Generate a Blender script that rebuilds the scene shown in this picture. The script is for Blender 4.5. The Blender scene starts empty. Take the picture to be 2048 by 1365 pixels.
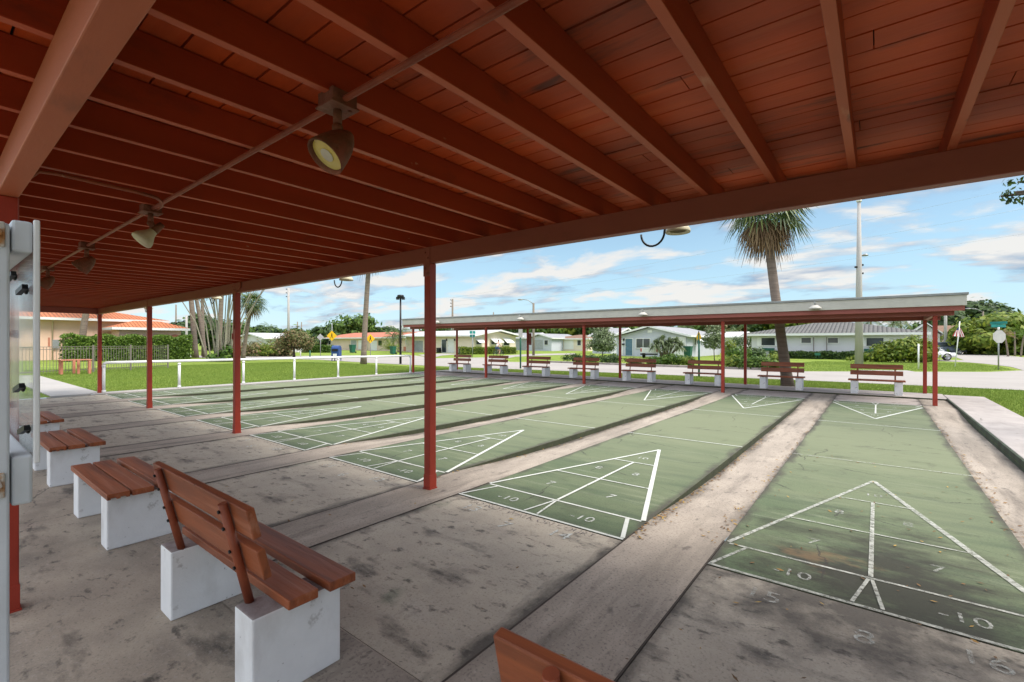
import bpy, math, random
import numpy as np
from mathutils import Vector, Matrix
R = math.radians
rnd = random.Random(7)
sc = bpy.context.scene
COL = sc.collection

# ------------------------------------------------------------------ camera
CF, CYAW, CY0, CH = 931.9, R(38.116), 685.0, 1.5527      # focal (px of 2048), yaw, horizon row, eye height
cam = bpy.data.objects.new('camera', bpy.data.cameras.new('camera'))
COL.objects.link(cam)
cam.location = (0, 0, CH)
cam.rotation_euler = (R(90), R(-0.03), CYAW)
cam.data.sensor_width = 36.0
cam.data.lens = CF / 2048 * 36
cam.data.shift_y = 2.5 / 2048
cam.data.clip_start = 0.05
cam.data.clip_end = 3000
sc.camera = cam

# ------------------------------------------------------------------ sky, sun, exposure
CLOUD_S = 0.30
SUN_EL, SUN_AZ = R(52), R(78)        # azimuth clockwise from +Y (north): 90 = +X
w = bpy.data.worlds.new('World'); sc.world = w; w.use_nodes = True
def build_sky():
    nt = w.node_tree; nt.nodes.clear(); N = nt.nodes.new; L = nt.links.new
    out = N('ShaderNodeOutputWorld')
    sky = N('ShaderNodeTexSky'); sky.sky_type = 'NISHITA'; sky.sun_disc = False
    sky.sun_elevation = SUN_EL; sky.sun_rotation = SUN_AZ
    sky.air_density = 1.0; sky.dust_density = 0.25; sky.ozone_density = 1.6; sky.altitude = 0
    hs = N('ShaderNodeHueSaturation'); hs.inputs['Saturation'].default_value = 0.95; hs.inputs['Hue'].default_value = 0.487
    L(sky.outputs[0], hs.inputs['Color'])
    bg = N('ShaderNodeBackground'); bg.inputs['Strength'].default_value = 0.045
    L(hs.outputs[0], bg.inputs['Color'])
    tc = N('ShaderNodeTexCoord'); sep = N('ShaderNodeSeparateXYZ'); L(tc.outputs['Generated'], sep.inputs[0])
    def M(op, a, b=None, c=None, clamp=False):
        n = N('ShaderNodeMath'); n.operation = op; n.use_clamp = clamp
        for i, v in enumerate((a, b, c)):
            if v is None: continue
            if isinstance(v, (int, float)): n.inputs[i].default_value = v
            else: L(v, n.inputs[i])
        return n.outputs[0]
    z = M('MAXIMUM', sep.outputs[2], 0.0)
    den = M('ADD', z, 0.16)
    px = M('DIVIDE', sep.outputs[0], den); py = M('DIVIDE', sep.outputs[1], den)
    def cloud(dz):
        d2 = M('ADD', den, dz)
        cx = M('DIVIDE', sep.outputs[0], d2); cy = M('DIVIDE', sep.outputs[1], d2)
        comb = N('ShaderNodeCombineXYZ'); L(cx, comb.inputs[0]); L(cy, comb.inputs[1]); L(M('MULTIPLY', z, 2.2), comb.inputs[2])
        mp = N('ShaderNodeMapping'); mp.inputs['Location'].default_value = (3.7, 9.2, 1.3); mp.inputs['Rotation'].default_value = (0, 0, -CYAW)
        mp.inputs['Scale'].default_value = (0.9, 1.25, 1)
        L(comb.outputs[0], mp.inputs[0])
        n = N('ShaderNodeTexNoise'); n.inputs['Scale'].default_value = 1.75; n.inputs['Detail'].default_value = 9
        n.inputs['Roughness'].default_value = 0.56; n.inputs['Distortion'].default_value = 0.25
        L(mp.outputs[0], n.inputs['Vector'])
        return n.outputs[0]
    n1 = cloud(0.0); n2 = cloud(0.035)
    # unseen extra cloud, added overhead and away from the courts to brighten the shelter
    up_ = N('ShaderNodeMapRange'); up_.interpolation_type = 'SMOOTHSTEP'; up_.inputs[1].default_value = 0.36; up_.inputs[2].default_value = 0.75; L(z, up_.inputs[0])
    bk_ = N('ShaderNodeMapRange'); bk_.interpolation_type = 'SMOOTHSTEP'; bk_.inputs[1].default_value = 0.05; bk_.inputs[2].default_value = 0.75; L(M('MULTIPLY', sep.outputs[1], -1.0), bk_.inputs[0])
    more = M('MAXIMUM', up_.outputs[0], M('MULTIPLY', bk_.outputs[0], 0.60))
    n1b = M('MULTIPLY_ADD', more, 0.16, n1)
    mr = N('ShaderNodeMapRange'); mr.interpolation_type = 'SMOOTHSTEP'
    mr.inputs[1].default_value = 0.462; mr.inputs[2].default_value = 0.61; L(n1b, mr.inputs[0])
    mask = M('MULTIPLY', mr.outputs[0], 0.90)
    shade = M('ADD', M('MULTIPLY', M('SUBTRACT', n1, n2), 5.0), 0.55, clamp=True)
    cr = N('ShaderNodeMix'); cr.data_type = 'RGBA'
    L(shade, cr.inputs[0])
    cr.inputs[6].default_value = (0.26, 0.36, 0.52, 1); cr.inputs[7].default_value = (0.85, 0.82, 0.78, 1)
    cbg = N('ShaderNodeBackground'); L(M('MULTIPLY_ADD', more, 0.75, CLOUD_S), cbg.inputs['Strength']); L(cr.outputs[2], cbg.inputs['Color'])
    # thin pale veil towards the horizon
    veil = N('ShaderNodeBackground'); veil.inputs['Color'].default_value = (0.29, 0.47, 0.60, 1); veil.inputs['Strength'].default_value = 0.46
    vm = N('ShaderNodeMapRange'); vm.inputs[1].default_value = 0.0; vm.inputs[2].default_value = 0.30
    vm.inputs[3].default_value = 0.75; vm.inputs[4].default_value = 0.0; L(z, vm.inputs[0])
    m0 = N('ShaderNodeMixShader'); L(vm.outputs[0], m0.inputs[0]); L(bg.outputs[0], m0.inputs[1]); L(veil.outputs[0], m0.inputs[2])
    ms = N('ShaderNodeMixShader'); L(mask, ms.inputs[0]); L(m0.outputs[0], ms.inputs[1]); L(cbg.outputs[0], ms.inputs[2])
    L(ms.outputs[0], out.inputs['Surface'])
build_sky()
sun = bpy.data.objects.new('sun', bpy.data.lights.new('sun', 'SUN')); COL.objects.link(sun)
sd = Vector((math.sin(SUN_AZ) * math.cos(SUN_EL), math.cos(SUN_AZ) * math.cos(SUN_EL), math.sin(SUN_EL)))
sun.rotation_euler = sd.to_track_quat('Z', 'Y').to_euler()
sun.location = (40, -5, 50)
sun.data.energy = 1.2; sun.data.angle = R(26); sun.data.color = (1.0, 0.93, 0.83)
vs = sc.view_settings
vs.view_transform = 'Standard'; vs.look = 'None'; vs.gamma = 1.0; vs.exposure = 1.86; vs.use_curve_mapping = False
sc.cycles.max_bounces = 8; sc.cycles.diffuse_bounces = 5; sc.cycles.transparent_max_bounces = 12
sc.cycles.sample_clamp_indirect = 6.0

# ------------------------------------------------------------------ where things stand (photo measurement -> metres)
CC, CS = math.cos(CYAW), math.sin(CYAW)
def G(u, v, z=0.0):
    D = CF * (CH - z) / (v - CY0); L = (u - 1024) / CF * D
    return (-CS * D + CC * L, CC * D + CS * L)
def AT(u, v, D):
    k = (u - 1024) / CF
    return ((-CS + CC * k) * D, (CC + CS * k) * D, CH - (v - CY0) / CF * D)
def XY(u, D):
    a = AT(u, CY0, D); return a[0], a[1]
def YX(u, X):            # Y on the ray of column u at world X
    k = (u - 1024) / CF; D = X / (-CS + CC * k); return (CC + CS * k) * D
def XatY(u, Y):
    k = (u - 1024) / CF; D = Y / (CC + CS * k); return (-CS + CC * k) * D

PITCH = 2.4385; HW = 0.905
def cxk(k): return -0.035 - PITCH * (8 - k)

# ------------------------------------------------------------------ materials
MATS = {}
def mat(name, col, col2=None, scale=6.0, detail=5, rough=0.6, rough2=None, bump=0.0, bscale=None, spec=0.35, stretch=(1, 1, 1),
        spots=None, lo=0.35, hi=0.65, metal=0.0, island=None, trans=0.0, bdist=0.01, layers=()):
    """procedural paint/stone/leaf: two colours mixed by noise, then any number of (colour, scale, lo, hi, strength, stretch) dirt layers"""
    m = bpy.data.materials.new(name); m.use_nodes = True; nt = m.node_tree; N = nt.nodes.new; L = nt.links.new
    b = nt.nodes['Principled BSDF']
    tc = N('ShaderNodeTexCoord')
    def noise(sc_, det, st):
        mp = N('ShaderNodeMapping'); mp.inputs['Scale'].default_value = st; L(tc.outputs['Object'], mp.inputs[0])
        n = N('ShaderNodeTexNoise'); n.inputs['Scale'].default_value = sc_; n.inputs['Detail'].default_value = det
        n.inputs['Roughness'].default_value = 0.6
        L(mp.outputs[0], n.inputs['Vector']); return n.outputs[0]
    def mix(f, a, c):
        x = N('ShaderNodeMix'); x.data_type = 'RGBA'
        if isinstance(f, float): x.inputs[0].default_value = f
        else: L(f, x.inputs[0])
        for i, v in ((6, a), (7, c)):
            if isinstance(v, tuple): x.inputs[i].default_value = (*v, 1)
            else: L(v, x.inputs[i])
        return x.outputs[2]
    def rng(s, lo_, hi_, mx=1.0):
        r = N('ShaderNodeMapRange'); r.inputs[1].default_value = lo_; r.inputs[2].default_value = hi_; r.inputs[4].default_value = mx
        L(s, r.inputs[0]); return r.outputs[0]
    c = col
    base_n = noise(scale, detail, stretch)
    c = mix(rng(base_n, lo, hi), col, col2 or tuple(x * 0.8 for x in col))
    for (lc, ls, l0, l1, st, lst) in layers:
        c = mix(rng(noise(ls, 6, lst), l0, l1, st), c, lc)
    if island:
        g = N('ShaderNodeNewGeometry')
        cr = N('ShaderNodeValToRGB'); e = cr.color_ramp.elements
        e[0].color = (*island[0], 1); e[1].color = (*island[-1], 1)
        for i, ic in enumerate(island[1:-1]):
            q = cr.color_ramp.elements.new((i + 1) / (len(island) - 1)); q.color = (*ic, 1)
        L(g.outputs['Random Per Island'], cr.inputs[0])
        c = mix(0.75, c, cr.outputs[0])
    if isinstance(c, tuple): b.inputs['Base Color'].default_value = (*c, 1)
    else: L(c, b.inputs['Base Color'])
    b.inputs['Roughness'].default_value = rough
    if rough2 is not None: L(rng2(N, L, base_n, rough, rough2), b.inputs['Roughness'])
    b.inputs['Metallic'].default_value = metal
    b.inputs['Specular IOR Level'].default_value = spec
    if bump:
        bn = N('ShaderNodeBump'); bn.inputs['Strength'].default_value = bump; bn.inputs['Distance'].default_value = bdist
        L(noise(bscale or scale * 6, 6, stretch), bn.inputs['Height']); L(bn.outputs[0], b.inputs['Normal'])
    if trans:
        t = N('ShaderNodeBsdfTranslucent')
        if isinstance(c, tuple): t.inputs[0].default_value = (*c, 1)
        else: L(c, t.inputs[0])
        ms = N('ShaderNodeMixShader'); ms.inputs[0].default_value = trans
        L(b.outputs[0], ms.inputs[1]); L(t.outputs[0], ms.inputs[2]); L(ms.outputs[0], nt.nodes['Material Output'].inputs['Surface'])
    MATS[name] = m
    return m
def rng2(N, L, s, a, b2):
    r = N('ShaderNodeMapRange'); r.inputs[1].default_value = .35; r.inputs[2].default_value = .65
    r.inputs[3].default_value = a; r.inputs[4].default_value = b2; L(s, r.inputs[0]); return r.outputs[0]

def worn_mat(name, col, lo, hi, scale=14.0):
    """thin line paint that has flaked off: the surface below shows through the gaps"""
    m = mat(name, col, tuple(x * .8 for x in col), 3, rough=.7, bump=.2)
    nt = m.node_tree; N = nt.nodes.new; L = nt.links.new
    b = nt.nodes['Principled BSDF']; out = nt.nodes['Material Output']
    tc = N('ShaderNodeTexCoord'); n = N('ShaderNodeTexNoise'); n.inputs['Scale'].default_value = scale; n.inputs['Detail'].default_value = 8
    n.inputs['Roughness'].default_value = .7
    L(tc.outputs['Object'], n.inputs['Vector'])
    r = N('ShaderNodeMapRange'); r.inputs[1].default_value = lo; r.inputs[2].default_value = hi; L(n.outputs[0], r.inputs[0])
    t = N('ShaderNodeBsdfTransparent'); ms = N('ShaderNodeMixShader')
    L(r.outputs[0], ms.inputs[0]); L(t.outputs[0], ms.inputs[1]); L(b.outputs[0], ms.inputs[2]); L(ms.outputs[0], out.inputs['Surface'])
    return m

def ribbed(name, col, col2, freq, axis='X', bump=.8, dist=.04, rough=.8):
    """roof tiles: rows of rounded ribs"""
    m = mat(name, col, col2, 3, rough=rough, layers=((tuple(x * .45 for x in col), 5, .5, .75, .6, (1, 1, 1)),))
    nt = m.node_tree; N = nt.nodes.new; L = nt.links.new; b = nt.nodes['Principled BSDF']
    tc = N('ShaderNodeTexCoord'); wv = N('ShaderNodeTexWave'); wv.wave_type = 'BANDS'; wv.bands_direction = axis
    wv.inputs['Scale'].default_value = freq; wv.inputs['Distortion'].default_value = 0.6; wv.inputs['Detail'].default_value = 1; wv.inputs['Detail Scale'].default_value = 3
    L(tc.outputs['Object'], wv.inputs['Vector'])
    bn = N('ShaderNodeBump'); bn.inputs['Strength'].default_value = bump; bn.inputs['Distance'].default_value = dist
    L(wv.outputs['Fac'], bn.inputs['Height']); L(bn.outputs[0], b.inputs['Normal'])
    src = b.inputs['Base Color'].links[0].from_socket
    r = N('ShaderNodeMapRange'); r.inputs[1].default_value = 0.0; r.inputs[2].default_value = .35; L(wv.outputs['Fac'], r.inputs[0])
    x = N('ShaderNodeMix'); x.data_type = 'RGBA'; L(r.outputs[0], x.inputs[0]); x.inputs[6].default_value = (*[q * .35 for q in col], 1)
    L(src, x.inputs[7]); L(x.outputs[2], b.inputs['Base Color'])
    return m

S3 = (1, 1, 1)
# painted timber of the shelters
M_RED = mat('red_paint', (.34, .040, .021), (.28, .032, .017), 4, rough=.48, bump=.25, bscale=60, bdist=.003,
            layers=(((.10, .025, .02), 9, .60, .80, .5, (1, 1, .3)), ((.40, .12, .08), 23, .66, .8, .5, S3)))
M_BEAM = mat('red_beam_paint', (.29, .082, .062), (.24, .066, .052), 2.2, rough=.5, bump=.3, bscale=40, bdist=.004, stretch=(.25, 1, 1),
            layers=(((.09, .03, .025), 5, .60, .78, .45, (.3, 1, 1)),))
M_RBEAM = mat('orange_brown_beam_paint', (.44, .125, .055), (.36, .098, .044), 2.2, rough=.55, bump=.4, bscale=40, bdist=.004, stretch=(.25, 1, 1),
            layers=(((.12, .05, .03), 5, .58, .74, .5, (.3, 1, 1)),))
M_JOIST = mat('red_joist_paint', (.34, .043, .011), (.27, .032, .008), 2.5, rough=.5, bump=.3, bscale=45, bdist=.004, stretch=(1, .2, 1),
            layers=(((.08, .025, .018), 4, .62, .76, .7, (1.5, .5, 1)), ((.5, .3, .2), 11, .71, .74, .5, (1, .4, 1))))
M_JEDGE = mat('lit_red_joist_underside', (.50, .115, .048), (.42, .088, .036), 2.5, rough=.55, bump=.3, bscale=45, bdist=.004, stretch=(1, .2, 1),
            layers=(((.09, .03, .02), 5, .63, .72, .8, (1.5, .5, 1)), ((.6, .3, .19), 9, .60, .72, .5, (1, .25, 1))))  # lighter red on joist undersides stands in for light bounced off the floor
M_DECK = mat('red_deck_paint', (.64, .092, .013), (.49, .064, .010), 3, rough=.55, bump=.35, bscale=50, bdist=.004, stretch=(.12, 1, 1),
            layers=(((.04, .015, .012), 3.2, .59, .70, .85, (.35, 1.8, 1)), ((.66, .17, .05), 5, .56, .72, .45, (.15, 1.6, 1)), ((.16, .04, .022), 1.1, .45, .65, .6, (.3, 1, 1))))
M_GAP = mat('dark_gap', (.035, .012, .010), (.02, .008, .007), 5, rough=.9)
M_PLANK = mat('brown_plank_paint', (.34, .098, .036), (.28, .078, .031), 5, rough=.42, bump=.3, bscale=55, bdist=.006, stretch=(.10, 1, 1),
            layers=(((.12, .04, .022), 7, .46, .64, .75, (.10, 2.2, 1)), ((.46, .20, .12), 11, .54, .68, .6, (.08, 2, 1)), ((.07, .03, .02), 30, .66, .72, .7, (.5, 1, 1))))
M_PIPE = mat('red_pipe_paint', (.30, .075, .032), (.2, .048, .022), 8, rough=.5, layers=(((.5, .3, .2), 16, .66, .74, .6, S3),))
M_BLOCK = mat('white_block_paint', (.80, .80, .80), (.74, .74, .74), 5, rough=.7, bump=.5, bscale=70, bdist=.004,
            layers=(((.46, .43, .40), 3.5, .54, .76, .5, (1, 1, .5)), ((.24, .21, .18), 9, .64, .73, .65, S3), ((.12, .10, .085), 20, .67, .71, .8, S3)))
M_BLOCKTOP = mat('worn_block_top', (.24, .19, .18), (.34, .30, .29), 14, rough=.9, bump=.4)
M_TRIM = mat('white_trim_paint', (.50, .48, .43), (.44, .42, .38), 3, rough=.5, layers=(((.3, .29, .25), 6, .6, .8, .4, (.3, 1, 1)),))
M_METALEDGE = mat('grey_drip_edge', (.27, .275, .27), None, 4, rough=.45, metal=.3)
M_WHITEPOST = mat('weathered_white_paint', (.62, .65, .68), (.53, .56, .58), 4, rough=.55, bump=.3, bscale=30, bdist=.003,
            layers=(((.30, .31, .30), 9, .60, .78, .5, (1, 1, .4)), ((.36, .16, .05), 12, .72, .8, .7, S3)))
M_RUST = mat('rusty_bolt_plate', (.50, .46, .40), (.42, .20, .07), 22, rough=.7, lo=.45, hi=.6)
M_BLACK = mat('black_plastic', (.012, .012, .014), None, 5, rough=.4)
M_PVC = mat('white_pvc', (.74, .74, .74), (.68, .68, .68), 3, rough=.35, layers=(((.4, .38, .33), 8, .63, .8, .4, S3),))
M_GALV = mat('galvanised_steel', (.36, .37, .37), (.28, .29, .30), 9, rough=.45, metal=.5)
M_LAMP = mat('rusty_lamp_shade', (.22, .060, .034), (.09, .048, .022), 9, rough=.65, bump=.6, bscale=50,
            layers=(((.42, .18, .13), 5, .5, .68, .6, S3),))
M_LAMPW = mat('cream_lamp_shade', (.58, .54, .40), (.5, .45, .3), 6, rough=.45)
M_LENS = mat('yellow_lens', (.62, .47, .07), (.66, .56, .22), 7, rough=.22, spec=.6)
M_LENSC = mat('pale_lens_centre', (.62, .58, .48), None, 7, rough=.3)
# ground
CONC_DIRT = (((.15, .128, .108), 1.3, .50, .70, .50, S3), ((.035, .03, .027), 3.6, .56, .69, .80, (.45, 1, 1)), ((.04, .035, .03), 11, .585, .68, .75, (.6, 1, 1)),
             ((.40, .35, .31), 28, .57, .70, .45, S3), ((.08, .07, .06), 66, .54, .68, .42, S3), ((.56, .50, .44), 85, .57, .70, .32, S3), ((.05, .043, .037), 19, .635, .69, .6, (.8, 1, 1)))
M_CONC = mat('grey_pad_concrete', (.44, .385, .305), (.37, .32, .255), 2.2, rough=.85, bump=.5, bscale=110, bdist=.003,
             layers=(((.105, .15, .09), 1.0, .57, .66, .75, (1.2, .8, 1)), ((.40, .36, .325), 1.6, .55, .72, .5, (.5, 1, 1))) + CONC_DIRT)
M_CONC8 = mat('stained_pad_concrete', (.41, .36, .29), (.33, .285, .23), 2.2, rough=.85, bump=.5, bscale=110, bdist=.003,
             layers=(((.105, .15, .09), 1.0, .60, .68, .6, (1.2, .8, 1)),) + CONC_DIRT)
M_FLOOR = mat('brown_floor_concrete', (.40, .335, .26), (.33, .272, .212), 1.8, rough=.62, bump=.4, bscale=90, bdist=.003,
             layers=(((.11, .09, .075), .9, .49, .68, .60, (.8, 1.6, 1)), ((.42, .31, .26), 1.1, .60, .72, .5, S3)) + CONC_DIRT)
M_ALLEY = mat('pink_alley_concrete', (.39, .33, .27), (.32, .27, .222), 2.5, rough=.85, bump=.5, bscale=110, bdist=.003,
             layers=(((.22, .185, .15), 1.5, .44, .62, .75, (1.8, .30, 1)), ((.10, .082, .066), 3.2, .54, .70, .65, (1.6, .22, 1)), ((.06, .05, .045), 11, .60, .70, .6, (1, .5, 1)),
                     ((.50, .43, .36), 36, .58, .70, .35, S3), ((.10, .083, .07), 62, .54, .64, .55, S3), ((.07, .058, .048), 20, .645, .71, .45, S3)))
M_FARC = mat('far_pad_concrete', (.40, .345, .315), (.34, .295, .27), 1.5, rough=.85, layers=CONC_DIRT)
M_REAR = mat('added_rear_asphalt', (.19, .155, .125), (.15, .125, .10), 2, rough=.9)
M_WALK = mat('grey_walk_concrete', (.40, .355, .33), (.33, .295, .275), 2.4, rough=.85, bump=.3, bscale=80, bdist=.003,
             layers=(((.2, .175, .16), 1.6, .52, .72, .6, (1.2, .4, 1)), ((.1, .09, .08), 6, .62, .75, .4, S3)))
GREEN_DIRT = (((.16, .185, .10), .8, .42, .66, .5, (.5, .8, 1)), ((.045, .068, .04), 1.8, .50, .68, .70, (.30, 2.2, 1)), ((.19, .215, .14), 5, .55, .68, .55, (.18, 2.0, 1)),
              ((.03, .04, .026), 9, .62, .71, .6, (.5, 1.3, 1)), ((.04, .055, .034), 62, .53, .63, .55, S3), ((.21, .25, .16), 70, .58, .68, .40, S3))
def court_green(name, stained):
    m = mat(name, (.095, .127, .066), (.078, .107, .055), 2.0, rough=.85, bump=.45, bscale=130, bdist=.003, stretch=(.5, 1, 1), layers=GREEN_DIRT)
    nt = m.node_tree; N = nt.nodes.new; L = nt.links.new; b = nt.nodes['Principled BSDF']
    src = b.inputs['Base Color'].links[0].from_socket
    tc = N('ShaderNodeTexCoord')
    def blob(loc, scl, k, lo, hi, mx, nscale, col, src_, nst=(.55, 1.2, 1)):
        mp = N('ShaderNodeMapping'); mp.vector_type = 'TEXTURE'; mp.inputs['Location'].default_value = loc; mp.inputs['Scale'].default_value = scl
        L(tc.outputs['Object'], mp.inputs[0])
        g = N('ShaderNodeTexGradient'); g.gradient_type = 'SPHERICAL'; L(mp.outputs[0], g.inputs[0])
        n = N('ShaderNodeTexNoise'); n.inputs['Scale'].default_value = nscale; n.inputs['Detail'].default_value = 8; n.inputs['Roughness'].default_value = .68
        mp2 = N('ShaderNodeMapping'); mp2.inputs['Scale'].default_value = nst; L(tc.outputs['Object'], mp2.inputs[0]); L(mp2.outputs[0], n.inputs['Vector'])
        a_ = N('ShaderNodeMath'); a_.operation = 'MULTIPLY_ADD'; L(g.outputs['Fac'], a_.inputs[0]); a_.inputs[1].default_value = k; L(n.outputs[0], a_.inputs[2])
        r = N('ShaderNodeMapRange'); r.inputs[1].default_value = lo; r.inputs[2].default_value = hi; r.inputs[4].default_value = mx; L(a_.outputs[0], r.inputs[0])
        x = N('ShaderNodeMix'); x.data_type = 'RGBA'; L(r.outputs[0], x.inputs[0]); L(src_, x.inputs[6]); x.inputs[7].default_value = (*col, 1)
        return x.outputs[2]
    # paint bleached by weather in the open middle of the court
    src = blob((0, 9.3, 0), (6.5, 6.0, 6), .80, .55, 1.15, .82, 1.2, (.175, .19, .112), src, (.4, 1.4, 1))
    if stained:
        src = blob((.05, 3.75, 0), (1.2, 1.75, 1), .43, .56, .84, .88, 3.4, (.026, .022, .017), src)
        src = blob((-.3, 4.0, 0), (.55, .35, 1), .40, .72, .86, .6, 5, (.17, .11, .055), src)
    else: src = blob((0, 3.35, 0), (1.2, 1.5, 1), .16, .60, .82, .5, 3.4, (.03, .027, .021), src)
    L(src, b.inputs['Base Color'])
    return m
M_GREEN = court_green('green_court_paint', False)
M_GREEN8 = court_green('stained_green_court_paint', True)
def stain_pad():
    m = M_CONC8; nt = m.node_tree; N = nt.nodes.new; L = nt.links.new; b = nt.nodes['Principled BSDF']; src = b.inputs['Base Color'].links[0].from_socket
    tc = N('ShaderNodeTexCoord'); mp = N('ShaderNodeMapping'); mp.vector_type = 'TEXTURE'; mp.inputs['Location'].default_value = (-.1, 3.4, 0); mp.inputs['Scale'].default_value = (1.3, .95, 1); L(tc.outputs['Object'], mp.inputs[0])
    g = N('ShaderNodeTexGradient'); g.gradient_type = 'SPHERICAL'; L(mp.outputs[0], g.inputs[0])
    n = N('ShaderNodeTexNoise'); n.inputs['Scale'].default_value = 3.2; n.inputs['Detail'].default_value = 8; n.inputs['Roughness'].default_value = .65; L(tc.outputs['Object'], n.inputs['Vector'])
    a_ = N('ShaderNodeMath'); a_.operation = 'MULTIPLY_ADD'; L(g.outputs['Fac'], a_.inputs[0]); a_.inputs[1].default_value = .45; L(n.outputs[0], a_.inputs[2])
    r = N('ShaderNodeMapRange'); r.inputs[1].default_value = .56; r.inputs[2].default_value = .86; r.inputs[4].default_value = .8; L(a_.outputs[0], r.inputs[0])
    x = N('ShaderNodeMix'); x.data_type = 'RGBA'; L(r.outputs[0], x.inputs[0]); L(src, x.inputs[6]); x.inputs[7].default_value = (.04, .034, .03, 1); L(x.outputs[2], b.inputs['Base Color'])
stain_pad()
M_MOSS = mat('mossy_slab_edge', (.034, .038, .022), (.05, .058, .03), 8, rough=.95, bump=.6, layers=(((.12, .10, .075), 9, .6, .75, .5, S3),))
M_MOSS2 = mat('green_kerb_edge', (.055, .075, .05), (.04, .045, .03), 4, rough=.95, bump=.5)
M_JOINT = mat('dirt_joint', (.045, .035, .028), (.07, .055, .045), 9, rough=.95)
M_LINE = worn_mat('white_line_paint', (.62, .63, .58), .30, .42)
M_LINE8 = worn_mat('worn_line_paint', (.46, .46, .41), .26, .64, 20)
M_NUM = worn_mat('stencil_number_paint', (.54, .55, .51), .36, .54, 26)
M_NUM8 = worn_mat('worn_stencil_paint', (.44, .44, .40), .36, .68, 24)
M_STEN = worn_mat('dark_stencil_paint', (.13, .105, .115), .42, .62, 26)
M_GRASS = mat('lawn_grass', (.20, .27, .05), (.15, .21, .036), 1.3, rough=.9, bump=1.0, bscale=26, bdist=.05, spec=.1,
              layers=(((.27, .32, .06), .35, .46, .64, .7, S3), ((.08, .15, .012), 9, .56, .74, .6, S3)))
M_BLADE = mat('grass_blades', (.13, .25, .016), (.09, .19, .012), .6, rough=.8, spec=.15, island=((.125, .185, .04), (.215, .285, .062), (.33, .385, .105)), trans=.35)
M_ROAD = mat('pale_road_asphalt', (.34, .31, .285), (.30, .272, .25), .35, rough=.9, bump=.25, bscale=40,
             layers=(((.27, .245, .235), .5, .52, .72, .5, (.3, 1.4, 1)), ((.40, .36, .35), 12, .58, .72, .4, S3)))
M_KERB = mat('road_kerb_concrete', (.33, .29, .26), (.25, .22, .2), 3, rough=.9, layers=(((.12, .1, .085), 2.2, .5, .7, .6, S3),))
M_PATH = mat('light_path_concrete', (.36, .335, .315), (.32, .30, .28), 1.2, rough=.85)
M_SOIL = mat('planting_soil', (.07, .05, .035), (.10, .07, .05), 5, rough=.95)
def weather(m, cracks=True, edge=None):
    """hairline cracks, and grime that has settled along the slab's long edges (edge = (half width, pitch or None, centre))"""
    nt = m.node_tree; N = nt.nodes.new; L = nt.links.new; b = nt.nodes['Principled BSDF']; src = b.inputs['Base Color'].links[0].from_socket
    tc = N('ShaderNodeTexCoord')
    def Mt(op, a, b_=None, c=None):
        n = N('ShaderNodeMath'); n.operation = op
        for i_, v in enumerate((a, b_, c)):
            if v is None: continue
            if isinstance(v, (int, float)): n.inputs[i_].default_value = v
            else: L(v, n.inputs[i_])
        return n.outputs[0]
    def mixin(fac, col, sr):
        x = N('ShaderNodeMix'); x.data_type = 'RGBA'; L(fac, x.inputs[0]); L(sr, x.inputs[6]); x.inputs[7].default_value = (*col, 1); return x.outputs[2]
    def nz(sc_, st=(1, 1, 1)):
        mp = N('ShaderNodeMapping'); mp.inputs['Scale'].default_value = st; L(tc.outputs['Object'], mp.inputs[0])
        n = N('ShaderNodeTexNoise'); n.inputs['Scale'].default_value = sc_; n.inputs['Detail'].default_value = 7; n.inputs['Roughness'].default_value = .65; L(mp.outputs[0], n.inputs['Vector']); return n
    if cracks:
        n = nz(2.2); mv = N('ShaderNodeVectorMath'); mv.operation = 'MULTIPLY_ADD'; L(n.outputs['Color'], mv.inputs[0]); mv.inputs[1].default_value = (.35, .35, 0); L(tc.outputs['Object'], mv.inputs[2])
        v = N('ShaderNodeTexVoronoi'); v.feature = 'DISTANCE_TO_EDGE'; v.inputs['Scale'].default_value = .55; L(mv.outputs[0], v.inputs['Vector'])
        r = N('ShaderNodeMapRange'); r.inputs[1].default_value = .0016; r.inputs[2].default_value = .0042; r.inputs[3].default_value = 1; r.inputs[4].default_value = 0; L(v.outputs['Distance'], r.inputs[0])
        g = N('ShaderNodeMapRange'); g.inputs[1].default_value = .50; g.inputs[2].default_value = .56; L(nz(.9).outputs[0], g.inputs[0])
        src = mixin(Mt('MULTIPLY', r.outputs[0], Mt('MULTIPLY', g.outputs[0], .8)), (.035, .03, .026), src)
    if edge:
        hw_, pitch, cen = edge; sp = N('ShaderNodeSeparateXYZ'); L(tc.outputs['Object'], sp.inputs[0]); x = sp.outputs[0]
        if pitch: x = Mt('WRAP', Mt('SUBTRACT', x, cen), -pitch / 2, pitch / 2)
        t = Mt('DIVIDE', Mt('ABSOLUTE', x), hw_)
        e = N('ShaderNodeMapRange'); e.inputs[1].default_value = .55 if pitch else .86; e.inputs[2].default_value = 1.0; e.inputs[4].default_value = .34; L(t, e.inputs[0])
        a_ = Mt('ADD', e.outputs[0], nz(3.0, (1.4, .6, 1)).outputs[0])
        r = N('ShaderNodeMapRange'); r.inputs[1].default_value = .60; r.inputs[2].default_value = .86; r.inputs[4].default_value = .85; L(a_, r.inputs[0])
        fac = r.outputs[0]
        if pitch:      # the open gutters only: under the roofs the strips stay clean
            yr = N('ShaderNodeMapRange'); yr.inputs[1].default_value = 3.3; yr.inputs[2].default_value = 6.0; yr.inputs[3].default_value = .12; L(sp.outputs[1], yr.inputs[0]); fac = Mt('MULTIPLY', fac, yr.outputs[0])
        src = mixin(fac, (.055, .046, .038), src)
    L(src, b.inputs['Base Color'])
for m_ in (M_CONC, M_CONC8, M_FARC): weather(m_, True, (HW, None, 0))
weather(M_FLOOR); weather(M_WALK)
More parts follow.
